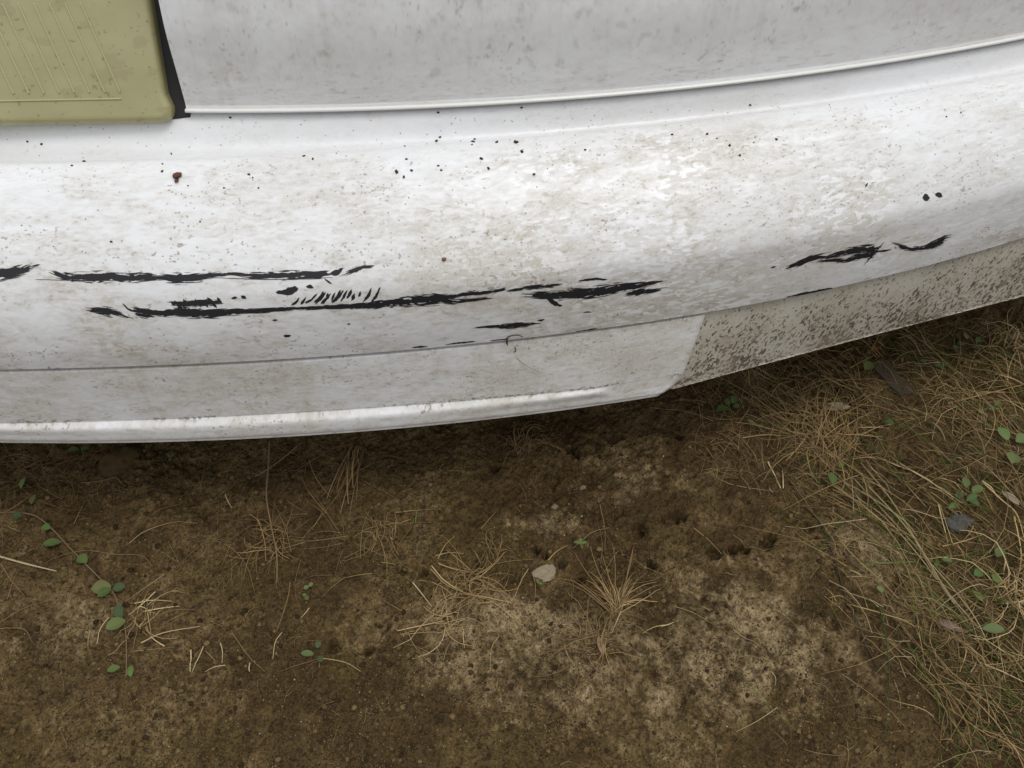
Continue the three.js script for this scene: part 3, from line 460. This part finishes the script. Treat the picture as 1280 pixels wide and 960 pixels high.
// ground crumbs
{
  const b = new MB();
  for (let k = 0; k < 95000; k++) {
    const px = rr(-30, 1310), py = rr(400, 970), q = gp(px, py); if (vn(ox(q[0]) * 14, oz(q[2]) * 14, 71) < rr(0.0, 0.65)) continue;
    const s = 0.0006 + 0.0006 * R() + 0.0026 * Math.pow(R(), 45), f = 0.3 + 1.45 * Math.pow(R(), 1.5); let pl = 0; for (const [cx, cz, a, b2, kk] of pales) { const d = ((q[0] - cx) / a) ** 2 + ((q[2] - cz) / b2) ** 2; if (d < 2.5) pl += kk * Math.exp(-d * 1.1); } const pale = R() < 0.03 + 0.55 * Math.min(1, pl) * sm(0.4, 0.6, fbm(ox(q[0]) * 34, oz(q[2]) * 34, 311, 4));
    b.lump([q[0], gh(q[0], q[2]) + s * 0.25, q[2]], s, s * 0.75, s * rr(0.7, 1.1), pale && s < 0.0016 ? [0.26 * f, 0.193 * f, 0.108 * f] : [0.098 * f, 0.0635 * f, 0.028 * f], R, s > 0.0024 ? 2 : s > 0.0014 ? 1 : 0);
  }
  tag(mesh('soil_crumbs', b.geo(), soilMat), 'loose crumbs of brown soil strewn over the ground', 'soil', null, 'stuff');
}
// loose straws, traced one by one: origin, scale, then polylines with [thickness mm, colour, lift mm]
function straw(name, label, category, group, pix, mm, col, lift = 3, tip) {
  const q = pix.map(([x, y], i) => { const e = i === 0 || i === pix.length - 1; return gpt(x, y, 0.0006 * mm + (e ? 0.0006 : lift * 0.001 * rr(0.5, 1.2))); });
  if (q.length === 2) { const a = q[0], b = q[1], m = [(a[0] + b[0]) / 2 + rr(-1, 1) * 0.002, 0, (a[2] + b[2]) / 2 + rr(-1, 1) * 0.002]; m[1] = Math.max(gh(m[0], m[2]), (a[1] + b[1]) / 2) + lift * 0.0006; q.splice(1, 0, m); }
  const n = Math.max(8, pix.length * 5), P = smooth(q, n); for (const p of P) { p[1] = Math.max(p[1], gh(p[0], p[2]) + 0.0004 * mm); }
  const b = new MB(); b.tube(P, mm * 0.0005, mm * 0.00028, col, 5, tip ?? col.map(v => v * 0.85));
  return tag(mesh(name, b.geo(), plantMat), label, category, group);
}
const sA = [0, 560, 430 / 1280], sB = [400, 560, 430 / 1280], sC = [830, 360, 450 / 1280], sD = [830, 600, 450 / 1280];
const cv = (o, l) => l.map(([x, y]) => [o[0] + x * o[2], o[1] + y * o[2]]);
const loose = [
  [sA, [[2, 195], [8, 290], [12, 380]], 1.1, 2], [sA, [[20, 238], [75, 205], [135, 158]], 1.3, 2], [sA, [[480, 355], [530, 315], [600, 287], [660, 275], [735, 280]], 1.1, 0], [sA, [[612, 470], [540, 520], [465, 572]], 1.5, 1], [sA, [[577, 535], [530, 580], [478, 622]], 1.5, 3], [sA, [[500, 578], [640, 570]], 1.2, 3], [sA, [[540, 607], [600, 596], [668, 588]], 1.6, 3], [sA, [[525, 725], [600, 690], [745, 663]], 1.5, 3], [sA, [[700, 610], [600, 662]], 1, 1], [sA, [[548, 610], [562, 690]], 1.3, 0], [sA, [[490, 620], [520, 670], [552, 702]], 1, 1], [sA, [[612, 737], [560, 700]], 1.4, 3], [sA, [[405, 630], [375, 670], [360, 730]], 1.2, 3], [sA, [[335, 680], [328, 750]], 1.2, 1], [sA, [[757, 738], [715, 832]], 1.8, 3], [sA, [[710, 752], [708, 832]], 1.8, 3], [sA, [[820, 725], [826, 802]], 1.2, 3], [sA, [[838, 808], [765, 832]], 1.6, 3], [sA, [[765, 755], [802, 792]], 1, 0], [sA, [[500, 756], [650, 740]], 0.8, 1],
  [sA, [[1106, -6], [1010, 70], [950, 106]], 1.8, 1], [sA, [[1150, 45], [1175, 110], [1228, 182]], 1.2, 1], [sA, [[750, 325], [860, 372], [918, 440], [950, 545]], 1, 2], [sA, [[960, 265], [985, 350], [990, 422]], 1.4, 1], [sA, [[1290, 328], [1150, 346], [1010, 330]], 0.9, 1], [sA, [[1080, 500], [1070, 560], [1030, 682]], 1, 2], [sA, [[1050, 685], [1025, 720], [1015, 785]], 1.1, 3], [sA, [[865, 690], [930, 780], [985, 832]], 1, 1], [sA, [[300, 130], [380, 122], [430, 110], [462, 142]], 1, 2], [sA, [[565, 440], [530, 402], [430, 395], [310, 382], [215, 405], [140, 442]], 0.8, 2], [sA, [[838, 172], [862, 222]], 1.4, 3], [sA, [[30, 290], [75, 310]], 1.1, 1], [sA, [[28, 565], [70, 450]], 1, 2], [sA, [[0, 420], [40, 490], [92, 552]], 1, 2], [sA, [[930, 800], [928, 832]], 1.6, 3], [sA, [[1150, 595], [1120, 632]], 1.3, 3], [sA, [[1200, 780], [1100, 810], [1040, 832]], 1, 2], [sA, [[0, 650], [80, 600], [200, 560]], 0.8, 2], [sA, [[0, 672], [90, 675], [122, 725]], 0.8, 2], [sA, [[275, 282], [316, 195]], 0.9, 2],
  [sB, [[288, 680], [380, 660], [460, 643]], 1.5, 0], [sB, [[345, 500], [385, 550], [420, 596]], 1.5, 3], [sB, [[440, 410], [500, 330]], 1.2, 0], [sB, [[430, 402], [535, 393]], 1.2, 0], [sB, [[415, 438], [460, 490], [530, 533], [640, 560], [712, 577]], 1.6, 0], [sB, [[412, 450], [470, 508], [560, 545], [660, 572]], 1.3, 0], [sB, [[440, 430], [500, 450], [560, 462]], 1.4, 0], [sB, [[592, 482], [650, 430], [686, 388]], 1.3, 0], [sB, [[600, 300], [655, 238]], 0.9, 1], [sB, [[665, 700], [640, 740], [632, 832]], 1.2, 0], [sB, [[848, 418], [880, 385], [920, 362]], 1.1, 0], [sB, [[775, 450], [725, 552]], 1.1, 0], [sB, [[1035, 190], [1060, 300], [1060, 385]], 0.9, 2], [sB, [[910, 670], [978, 717]], 1.1, 1], [sB, [[1135, 568], [1110, 630], [1085, 690]], 1.5, 3], [sB, [[1285, 658], [1200, 690]], 1.5, 0], [sB, [[910, 740], [955, 822]], 1.2, 0], [sB, [[0, 780], [100, 800], [152, 832]], 0.9, 0], [sB, [[300, 695], [420, 685], [560, 702]], 1.3, 1], [sB, [[90, 410], [170, 372]], 1, 2], [sB, [[228, 425], [280, 434]], 1.4, 1], [sB, [[280, 240], [410, 228]], 1.1, 1], [sB, [[740, 130], [765, 175], [768, 200]], 0.7, 2], [sB, [[460, 790], [490, 715]], 1, 1], [sB, [[430, 560], [432, 640]], 1, 1],
  [sC, [[280, 532], [440, 526]], 1.6, 0], [sC, [[368, 620], [415, 712]], 2.2, 3], [sC, [[424, 712], [420, 640]], 1.8, 3], [sC, [[506, 530], [470, 575], [433, 616]], 1.6, 3], [sC, [[1010, 410], [1150, 375], [1290, 340]], 2, 0], [sC, [[1178, 305], [1290, 348]], 2.2, 3], [sC, [[698, 496], [802, 500]], 1.8, 0], [sC, [[660, 285], [755, 237]], 1.6, 0], [sC, [[490, 362], [570, 325], [640, 328], [752, 356]], 1.4, 1], [sC, [[385, 372], [410, 342], [455, 330]], 2.4, 2], [sC, [[1140, 500], [1290, 527]], 2.2, 0], [sC, [[265, 300], [330, 372], [430, 472]], 1.3, 2], [sC, [[980, 335], [1030, 362]], 1.4, 1], [sC, [[1190, 235], [1230, 288]], 1.6, 1], [sC, [[830, 180], [900, 162]], 1.4, 1], [sC, [[625, 235], [705, 208]], 1.4, 2], [sC, [[1130, 685], [1185, 745]], 2.2, 3],
  [sD, [[975, 88], [1010, 222]], 2, 3], [sD, [[1040, 225], [1075, 302]], 1.5, 0], [sD, [[1130, 5], [1200, 70], [1250, 115], [1285, 225]], 2.4, 0], [sD, [[1245, 130], [1270, 270], [1250, 385]], 2, 0], [sD, [[990, 236], [1130, 195]], 1.8, 0], [sD, [[1080, 582], [1050, 684]], 1.4, 0], [sD, [[650, 440], [780, 476], [890, 522], [930, 662]], 1.4, 0], [sD, [[105, 170], [160, 215], [205, 262]], 1.2, 0], [sD, [[650, 345], [735, 348]], 1.4, 0], [sD, [[850, 420], [905, 500], [895, 522]], 1.2, 1], [sD, [[1010, 680], [960, 610], [945, 555], [970, 482], [1100, 430]], 1.1, 0], [sD, [[-10, 520], [35, 505]], 1.5, 3], [sD, [[1090, 684], [1110, 648]], 1.6, 3], [sD, [[660, 320], [705, 345]], 1.5, 3], [sD, [[40, 450], [100, 470], [170, 510]], 1, 1]];
for (const [o, l, mm, ci] of loose) straw('straw', 'loose thin dry straw lying singly on the soil', 'straw', 'loose dry straws on the soil', cv(o, l), mm * 1.05, scol(ci), 4);
straw('straw', 'thickest pale straw lying on soil beside the creeping vine', 'straw', null, [[-6, 694], [34, 705], [71, 714]], 3.0, [0.48, 0.38, 0.23], 4);
straw('dry_stalk', 'upright brown branching stalk running from under the skirt lip', 'stalk', null, [[337, 552], [335, 590], [333, 620], [339, 657], [346, 694], [346, 729]], 2.8, [0.25, 0.165, 0.085], 6);
straw('root', 'long dark woody root half sunk in bare soil beside the grass', 'root', null, cv(sD, [[440, -30], [480, 60], [555, 150], [596, 250], [628, 350], [650, 430], [690, 510], [720, 590], [775, 690]]), 3.0, [0.055, 0.038, 0.022], 1);
straw('twig', 'thin brown twig branching off the dark root', 'twig', null, cv(sD, [[550, 150], [600, 210], [660, 275], [735, 348]]), 1.8, [0.17, 0.11, 0.06], 5);
for (const l of [[[680, 0], [790, 120], [900, 242], [1100, 480], [1160, 602]], [[700, -6], [870, 180], [960, 332], [1080, 502]], [[620, 30], [760, 112], [900, 262], [1040, 452]], [[700, -60], [800, 60], [930, 270], [1010, 400], [1150, 560]], [[560, -30], [700, 40], [860, 150], [900, 200]]])
  straw('grass_stalk', 'long straight straw coloured grass stalk slanting across the soil', 'grass stalk', 'long grass stalks lying side by side', cv(sD, l), 2.2, [0.25, 0.205, 0.095], 9, [0.31, 0.25, 0.13]);
straw('grass_stalk', 'long green grass stalk lying under the straw coloured stalks', 'grass stalk', null, cv(sD, [[850, 300], [960, 400], [1080, 522], [1150, 602]]), 2.2, [0.115, 0.13, 0.04], 6);
straw('grass_stalk', 'short bright green grass blade pointing away from root', 'grass stalk', null, cv(sD, [[750, 296], [830, 294], [905, 288]]), 2.6, [0.13, 0.17, 0.05], 5);
// dry tufts
function tuft(label, px, py, n, rad, hgt, dirs, mm, cols, spread = 0.4, straight = false) {
  const b = new MB(), c = gpt(px, py), main = rr(0, 6.28);
  for (let k = 0; k < n; k++) {
    const ru = Math.sqrt(R()) * rad * spread, ra = rr(0, 6.28), L = rad * (0.25 + 1.1 * Math.pow(R(), 1.6)), up = hgt * rr(0.15, 1.1), full = dirs[1] - dirs[0] > 6, pts = [];
    let a = full && R() < 0.4 ? main + rr(-0.5, 0.5) + (R() < 0.5 ? 3.14 : 0) : lerp(dirs[0], dirs[1], R()), x = c[0] + Math.cos(ra) * ru, z = c[2] + Math.sin(ra) * ru, turn = rr(-0.32, 0.32) * (straight ? 0.2 : 1), kink = !straight && R() < 0.3 ? 1 + Math.floor(R() * 5) : -1;
    for (let m = 0; m <= 6; m++) { const t = m / 6; pts.push([x, gh(x, z) + 0.0004 + up * Math.sin(PI * Math.min(1, t * 0.95)) * (1 - 0.3 * t), z]); a += turn + (m === kink ? rr(-1.1, 1.1) : 0); x += Math.cos(a) * L / 6; z += Math.sin(a) * L / 6; }
    const col = scol(cols ? cols[Math.floor(R() * cols.length)] : undefined), w = rr(0.5, 1.5); b.tube(pts, mm * 0.0005 * w, mm * 0.00022 * w, col.map(v => v * 0.8), 4, col);
  }
  return tag(mesh('dry_grass_tuft', b.geo(), plantMat), label, 'grass tuft', 'dry grass tufts on the soil');
}
const PI = Math.PI;
tuft('dead grass tuft spread flat around the upright brown stalk', 338, 675, 46, 0.062, 0.012, [0, 2 * PI], 1.0, [1, 2, 0, 4]);
tuft('bundle of brown stems hanging down beside the brown stalk, under the skirt', 446, 566, 40, 0.085, 0.014, [1.5, 1.85], 1.7, [2, 1, 4, 1], 0.16, true);
tuft('thin dead tuft below the hanging bundle of stems', 478, 668, 34, 0.045, 0.015, [0, 2 * PI], 0.9, [2, 1, 0]);
tuft('dark wiry tuft right under the bumper lip end', 652, 562, 60, 0.05, 0.03, [PI * 0.9, 2.1 * PI], 1.0, [2, 4, 1], 0.3);
tuft('reddish dry tuft fanning out above pale sandy patch', 770, 762, 60, 0.07, 0.02, [-2.6, -0.3], 1.3, [1, 2, 0, 0], 0.14, true);
tuft('flattened straw tuft left of the pale stone', 590, 735, 60, 0.06, 0.012, [0, 2 * PI], 1.1, [0, 1, 2]);
tuft('small reddish tuft above the flattened straw', 612, 700, 30, 0.035, 0.016, [-2.8, -0.2], 0.9, [2, 4, 1]);
tuft('sparse straw tuft on the pale sandy patch', 560, 775, 44, 0.055, 0.008, [0, 2 * PI], 1.0, [0, 1, 3]);
tuft('brown matted tuft between sandy patch and reddish tuft', 745, 800, 50, 0.06, 0.012, [0, 2 * PI], 1.0, [1, 2, 4]);
tuft('dense straw tuft radiating beyond the long grass stalks', 1272, 742, 70, 0.085, 0.03, [0, 2 * PI], 1.6, [0, 1, 3]);
tuft('tangled dry tuft in front of muddy valance', 1010, 520, 90, 0.075, 0.02, [0, 2 * PI], 1.2, [1, 2, 0, 4]);
tuft('dry grass tuft around the pale clay chip', 1035, 560, 90, 0.08, 0.022, [0, 2 * PI], 1.3, [0, 1, 1]);
tuft('thin dry tuft beside the dark sunken wood', 1190, 490, 60, 0.09, 0.02, [0, 2 * PI], 1.2, [0, 1, 2]);
tuft('pale straw tuft at the creeping vine end', 178, 770, 30, 0.04, 0.012, [-1.6, 1.4], 1.1, [3, 0, 1]);
tuft('yellowed tuft under the muddy valance corner', 1260, 425, 60, 0.07, 0.03, [0, 2 * PI], 1.2, [0, 1, 3]);
tuft('dark dead tuft beside the two-leaved seedling under the lip', 40, 590, 50, 0.075, 0.015, [0, 2 * PI], 0.9, [2, 4]);
// mat of dead grass and fine litter
{
  const b = new MB();
  const frag = (px, py, L, mm, cols, lift, dir, grn) => {
    const c = gp(px, py), a = dir ?? rr(0, 2 * PI), be = rr(-0.9, 0.9), pts = []; let x = c[0], z = c[2], y0 = rr(0.0003, lift);
    for (let m = 0; m <= 4; m++) { pts.push([x, gh(x, z) + 0.0003 + y0 * (0.35 + 0.65 * Math.sin(PI * m / 4)), z]); x += Math.cos(a + be * m / 4) * L / 4; z += Math.sin(a + be * m / 4) * L / 4; }
    const col = grn ? GREENS[Math.floor(R() * 4)].map(v => v * rr(0.9, 1.5)) : scol(cols[Math.floor(R() * cols.length)]).map(v => v * 0.9);
    b.tube(pts, mm * 0.0005, mm * 0.0002, col, 3);
  };
  let n = 0; while (n < 2900) { // right hand mat
    const px = rr(870, 1320), py = rr(395, 950), e = lerp(890, 1130, (py - 480) / 360); if (px < e - 20 + 90 * (R() - 0.3)) { if (R() < 0.97) continue; }
    const q = gp(px, py); if (vn(ox(q[0]) * 13, oz(q[2]) * 13, 17) < rr(0.1, 0.75)) { n += 0.3; continue; }
    frag(px, py, 0.012 + 0.09 * Math.pow(R(), 2), 0.6 + 1.3 * Math.pow(R(), 2), [0, 1, 2, 1, 4, 0, 3], 0.012, R() < 0.5 ? rr(0.45, 1.35) : undefined, R() < 0.2); n++;
  }
  for (let k = 0; k < 300; k++) { const px = rr(930, 1330), py = rr(400, 930), e = lerp(930, 1130, (py - 480) / 360); if (px < e) continue; frag(px, py, rr(0.05, 0.17), rr(1.1, 2.3), [0, 1, 3, 0], 0.016, R() < 0.6 ? rr(0.5, 1.25) : undefined, R() < 0.5); }
  for (let k = 0; k < 420; k++) { const px = rr(870, 1110), py = lerp(470, 600, R()) - (px - 900) * 0.12; frag(px, py, rr(0.02, 0.06), rr(0.5, 1.2), [1, 2, 0, 4], 0.014); }
  for (let k = 0; k < 900; k++) { // thin litter elsewhere
    const px = rr(-20, 1100), py = rr(545, 960), q = gp(px, py); if (vn(ox(q[0]) * 11, oz(q[2]) * 11, 27) < rr(0.25, 0.8)) continue;
    frag(px, py, rr(0.006, 0.035), rr(0.35, 0.8), [2, 1, 4, 0], 0.004);
  }
  for (let k = 0; k < 60; k++) frag(rr(210, 500), rr(610, 720), rr(0.03, 0.11), rr(0.5, 1.1), [2, 1, 0], 0.008);
  for (let k = 0; k < 50; k++) frag(rr(500, 800), rr(680, 830), rr(0.02, 0.07), rr(0.6, 1.2), [0, 1, 0], 0.006);
  for (let k = 0; k < 260; k++) frag(rr(-10, 190), rr(545, 620), rr(0.01, 0.04), rr(0.4, 0.9), [2, 4, 1], 0.008);
  for (let k = 0; k < 120; k++) frag(rr(270, 480), rr(555, 600), rr(0.02, 0.06), rr(0.5, 1), [2, 4], 0.012);
  tag(mesh('dead_grass', b.geo(), plantMat), 'matted dead grass and fine litter spread over the soil', 'grass', null, 'stuff');
}
// small green plants
function plant(name, label, category, group, stemPix, leaves, mm = 1.2, stemCol = [0.14, 0.13, 0.05]) {
  const g = new THREE.Group(), o = gpt(...(stemPix ? stemPix[0] : leaves[0])); g.name = numbered(name); g.position.set(...o); scene.add(g); tag(g, label, category, group);
  const rel = p => [p[0] - o[0], p[1] - o[1], p[2] - o[2]];
  if (stemPix) { const b = new MB(), P = smooth(stemPix.map(([x, y, u]) => gpt(x, y, u ?? 0.002)), stemPix.length * 6); for (const p of P) p[1] = Math.max(p[1], gh(p[0], p[2]) + 0.0005); b.tube(P.map(rel), mm * 0.0005, mm * 0.0003, stemCol, 5); mesh('stem', b.geo(), plantMat, g); }
  for (const [x, y, dir, len, wid, gi, up = 0.005, tilt = 0.35] of leaves) { const b = new MB(), c = GREENS[gi].map(v => v * rr(0.9, 1.2)); b.leaf(rel(gpt(x, y, up)), dir, tilt * rr(0.6, 1.3), len, wid, c, rr(-0.12, 0.12)); mesh('leaf', b.geo(), leafMat, g); }
  return g;
}
plant('creeping_vine', 'creeping vine with brown runner and paired green leaves on soil', 'vine', null,
  [[-12, 642], [14, 640], [42, 644, 0.006], [62, 658, 0.008], [80, 677, 0.007], [104, 702, 0.006], [128, 726, 0.006], [141, 740, 0.006], [150, 762, 0.004], [157, 790], [158, 845]],
  [[26, 610, -1.5, 0.016, 0.009, 3, 0.006], [43, 618, 1.4, 0.018, 0.008, 3, 0.006], [52, 659, 0.2, 0.014, 0.012, 1, 0.006], [76, 678, 2.9, 0.022, 0.013, 1, 0.008], [98, 695, 0.6, 0.02, 0.014, 1, 0.008], [139, 733, 2.9, 0.024, 0.018, 3, 0.009], [139, 736, 2.4, 0.018, 0.013, 0, 0.008], [141, 736, -0.1, 0.017, 0.012, 2, 0.008], [152, 772, -2.2, 0.018, 0.014, 2, 0.008], [157, 776, 2.6, 0.024, 0.018, 3, 0.008], [15, 645, 0.1, 0.015, 0.012, 2, 0.003], [150, 834, 2.8, 0.015, 0.01, 1, 0.006], [163, 832, 1.2, 0.016, 0.009, 3, 0.006]], 2.3, [0.17, 0.115, 0.065]);
const seed = (label, px, py, lv, stem) => plant('seedling', label, 'seedling', 'small green seedlings', stem, lv.map(([dx, dy, d, l, w, gi, up]) => [px + dx, py + dy, d, l, w, gi ?? 1, up ?? 0.008]));
seed('two-leaved green seedling just under the skirt lip', 97, 562, [[2, 0, 2.9, 0.015, 0.010, 1, 0.012], [4, 0, -0.1, 0.011, 0.009, 0, 0.012]], [[98, 566, 0.0], [99, 562, 0.012]]);
seed('tiny sprout with narrow leaves on bare soil under skirt lip', 212, 572, [[0, 0, -2.2, 0.009, 0.004, 3], [0, 0, -0.6, 0.009, 0.004, 3], [0, 0, 1.2, 0.008, 0.004, 1]]);
seed('pair of tiny round-leaved sprouts by the brown stalk', 386, 737, [[0, -4, -0.6, 0.007, 0.006, 3], [0, -4, 2.6, 0.007, 0.006, 3], [-4, 8, 1, 0.007, 0.006, 1], [-3, 8, 3.5, 0.006, 0.005, 1]]);
seed('greyish green seedling with flat leaves below tiny round sprouts', 392, 818, [[0, 0, 3.2, 0.016, 0.009, 3], [4, -8, -1.2, 0.009, 0.008, 2], [6, 2, 0.9, 0.01, 0.008, 2]]);
seed('bright green sprout by the reddish fanned tuft', 726, 680, [[0, 0, -0.3, 0.009, 0.005, 3], [0, 0, -1.6, 0.009, 0.005, 3], [0, 0, 3.4, 0.010, 0.005, 3], [0, 0, 1.3, 0.008, 0.004, 1]]);
seed('tiny green sprout on pale sand above the bright sprout', 717, 649, [[0, 0, -0.8, 0.006, 0.004, 3], [0, 0, 2.4, 0.006, 0.004, 3]]);
seed('tiny green sprout touching the pale flat stone', 673, 729, [[0, 0, 0.3, 0.006, 0.004, 3], [0, 0, -1.9, 0.006, 0.004, 1]]);
seed('thin single green blade beside thin dead tuft', 519, 650, [[0, 6, -1.5, 0.022, 0.002, 1, 0.002]]);
seed('dark green lobed seedling where skirt and muddy valance meet', 910, 508, [[0, 2, 2.8, 0.020, 0.015, 0, 0.012], [5, -4, -0.9, 0.014, 0.012, 0, 0.014], [6, 0, 0.2, 0.010, 0.009, 0, 0.012], [2, -2, -2.2, 0.011, 0.009, 2, 0.012]], [[916, 520, 0], [911, 506, 0.012]]);
seed('small green leaf pair on stalk below the lobed seedling', 943, 530, [[0, 0, -2.6, 0.012, 0.008, 1], [3, 2, 0.4, 0.012, 0.006, 1]]);
seed('single round green leaf by dark sunken wood', 1081, 462, [[0, 0, -0.7, 0.018, 0.017, 1, 0.012]]);
seed('upright green leaf amid the dead grass mat', 1041, 601, [[0, 4, -1.5, 0.018, 0.013, 0, 0.010], [8, -16, -0.8, 0.012, 0.008, 1, 0.01]]);
seed('small green leaf on the clay side of the dead mat', 1106, 527, [[0, 0, 0.4, 0.012, 0.011, 0, 0.01]]);
seed('cluster of bluish clover leaves behind the slanting straw', 1205, 430, [[0, 0, 3, 0.012, 0.009, 2], [10, 4, 0.2, 0.013, 0.01, 2], [-8, 3, 2.5, 0.012, 0.01, 2], [16, -2, -0.8, 0.012, 0.01, 0], [4, -6, -1.6, 0.012, 0.009, 3]]);
seed('low clover leaves between dark wood and tuft', 1168, 456, [[0, 0, 0.4, 0.012, 0.009, 2], [-10, -4, 3, 0.012, 0.008, 2], [8, 0, 1.8, 0.010, 0.008, 0]]);
seed('large round pale green leaf pair beyond the slanting straw', 1262, 560, [[-2, -10, -2.0, 0.022, 0.019, 3, 0.012], [4, 6, 2.0, 0.022, 0.02, 3, 0.010], [8, -8, -0.4, 0.020, 0.017, 3, 0.010]], [[1264, 572, 0], [1262, 558, 0.010]]);
seed('leafy seedling with pale tips above long green stalk', 1208, 610, [[0, 0, -1.4, 0.018, 0.011, 1], [6, 4, -0.2, 0.018, 0.011, 1], [-4, 6, 2.6, 0.016, 0.01, 2], [2, 14, 0.8, 0.016, 0.01, 0]]);
seed('green leaves showing above the dark stone', 1198, 622, [[10, 4, -0.4, 0.018, 0.01, 0], [0, 8, 2.7, 0.02, 0.008, 1], [20, -4, -1.2, 0.014, 0.01, 1]]);
seed('trio of green leaves below the dark stone', 1238, 708, [[8, -12, -0.9, 0.016, 0.013, 1], [-10, 6, 2.7, 0.016, 0.012, 0], [2, 10, 1.2, 0.018, 0.01, 1], [-22, 30, 1.2, 0.018, 0.009, 1]]);
seed('small green leaf beside long grass stalks and root', 1104, 740, [[0, 0, -2.4, 0.010, 0.007, 3]]);
seed('oval yellow green leaf under long grass stalks', 1228, 786, [[0, 0, 0.1, 0.026, 0.014, 3, 0.008]]);
seed('little leaf tucked in long grass stalks', 1176, 698, [[0, 0, 0.4, 0.014, 0.008, 1], [-4, 4, 2.2, 0.01, 0.007, 0]]);
seed('pale clover sprig beside slanting straw', 1236, 513, [[0, 0, -0.4, 0.012, 0.010, 2], [8, -6, -0.6, 0.012, 0.008, 1], [-6, 2, 3, 0.010, 0.008, 3]]);
// stones, chips, dead leaves
function stone(label, px, py, rx, ry, rz, col, turn, flat) { // a worn lump: noise-displaced, flattened, partly sunk
  const g = new THREE.IcosahedronGeometry(1, 9), p = g.attributes.position, q = gp(px, py), c = [], sd = px + py;
  for (let k = 0; k < p.count; k++) {
    let x = p.getX(k), y = p.getY(k), z = p.getZ(k); const n = vn(x * 1.6 + 9 + y, z * 1.6 + 9 - y, sd), m = vn(x * 5 + 20 + y * 2, z * 5 + 20 - y * 3, sd + 1), e = vn(x * 17 + 40 + y * 9, z * 17 + 40 + y * 7, sd + 2);
    let d = 0.66 + 0.5 * n + 0.16 * m + 0.07 * e; if (flat) { y = Math.min(y, 0.45 + 0.1 * m); const cut = 0.72 + 0.2 * vn(sd, 3, 8); x = Math.min(x, cut + 0.3 * z); z = Math.max(z, -cut); }
    p.setXYZ(k, x * d * rx, y * d * ry, z * d * rz); const f = 0.7 + 0.35 * e + 0.25 * m; c.push(col[0] * f, col[1] * f, col[2] * f);
  }
  g.setAttribute('color', new THREE.Float32BufferAttribute(c, 3)); g.deleteAttribute('normal'); g.deleteAttribute('uv');
  const gg = mergeVertices(g, 1e-6); gg.computeVertexNormals();
  const m = mesh('stone', gg, soilMat); m.position.set(q[0], gh(q[0], q[2]) + ry * 0.2, q[2]); m.rotation.y = turn; return tag(m, label, 'stone');
}
stone('pale flat angular stone on the soil', 681, 715, 0.017, 0.006, 0.013, [0.25, 0.20, 0.135], 0.4, true);
stone('dark grey round stone half hidden in grass', 1196, 656, 0.017, 0.011, 0.013, [0.075, 0.072, 0.062], 0.2);
stone('small pale pebble above the hanging stems', 179, 562, 0.004, 0.003, 0.004, [0.15, 0.12, 0.085], 0);
stone('pale clay chip lying in the dead grass', 1044, 508, 0.020, 0.004, 0.007, [0.24, 0.195, 0.13], 0.05, true);
stone('small tan pebble near the drip holes', 728, 613, 0.005, 0.003, 0.005, [0.19, 0.15, 0.095], 0.3);
stone('small sandy pebble on pale patch', 693, 636, 0.005, 0.003, 0.004, [0.19, 0.15, 0.095], 0.9);
stone('rounded dark clod under the skirt lip', 150, 575, 0.026, 0.017, 0.021, [0.062, 0.042, 0.017], 0.5);
stone('dark clod beside the pale stone', 702, 701, 0.007, 0.004, 0.009, [0.04, 0.028, 0.017], 0.5);
{ // sunken strip of wood
  const s = new THREE.BoxGeometry(0.026, 0.010, 0.072, 4, 2, 10), p = s.attributes.position; for (let k = 0; k < p.count; k++) p.setXYZ(k, p.getX(k) + 0.003 * (vn(p.getZ(k) * 90, p.getX(k) * 60 + 5, 3) - 0.5), p.getY(k) + 0.003 * (vn(p.getX(k) * 200, p.getZ(k) * 40, 4) - 0.5), p.getZ(k) + 0.01 * (vn(p.getX(k) * 150, p.getY(k) * 90, 6) - 0.5)); s.computeVertexNormals();
  const q = gp(1113, 472), m = mesh('wood_strip', s, new THREE.MeshStandardMaterial({ color: lin(0.046, 0.032, 0.016), roughness: 0.9 })); m.position.set(q[0], gh(q[0], q[2]) - 0.001, q[2]); m.rotation.y = 0.45; tag(m, 'dark strip of old wood sunk in the soil', 'wood');
  const dl = (label, px, py, dir, len, wid, col) => { const b = new MB(); b.leaf(gpt(px, py, 0.003), dir, 0.15, len, wid, col, 0.1); tag(mesh('dead_leaf', b.geo(), plantMat), label, 'leaf'); };
  dl('purplish brown dead leaf under the long grass stalks', 1170, 775, 0.55, 0.032, 0.013, [0.17, 0.115, 0.10]);
  dl('pinkish grey dead leaf beyond the dark stone', 1252, 614, 1.0, 0.028, 0.014, [0.26, 0.19, 0.15]);
  dl('small orange dead leaf beneath the valance edge', 1090, 433, 1.2, 0.012, 0.010, [0.25, 0.07, 0.025]);
  dl('curled tan dead leaf on the brown matted tuft', 748, 795, 1.4, 0.026, 0.009, [0.22, 0.145, 0.08]);
}
renderer.render(scene, camera);
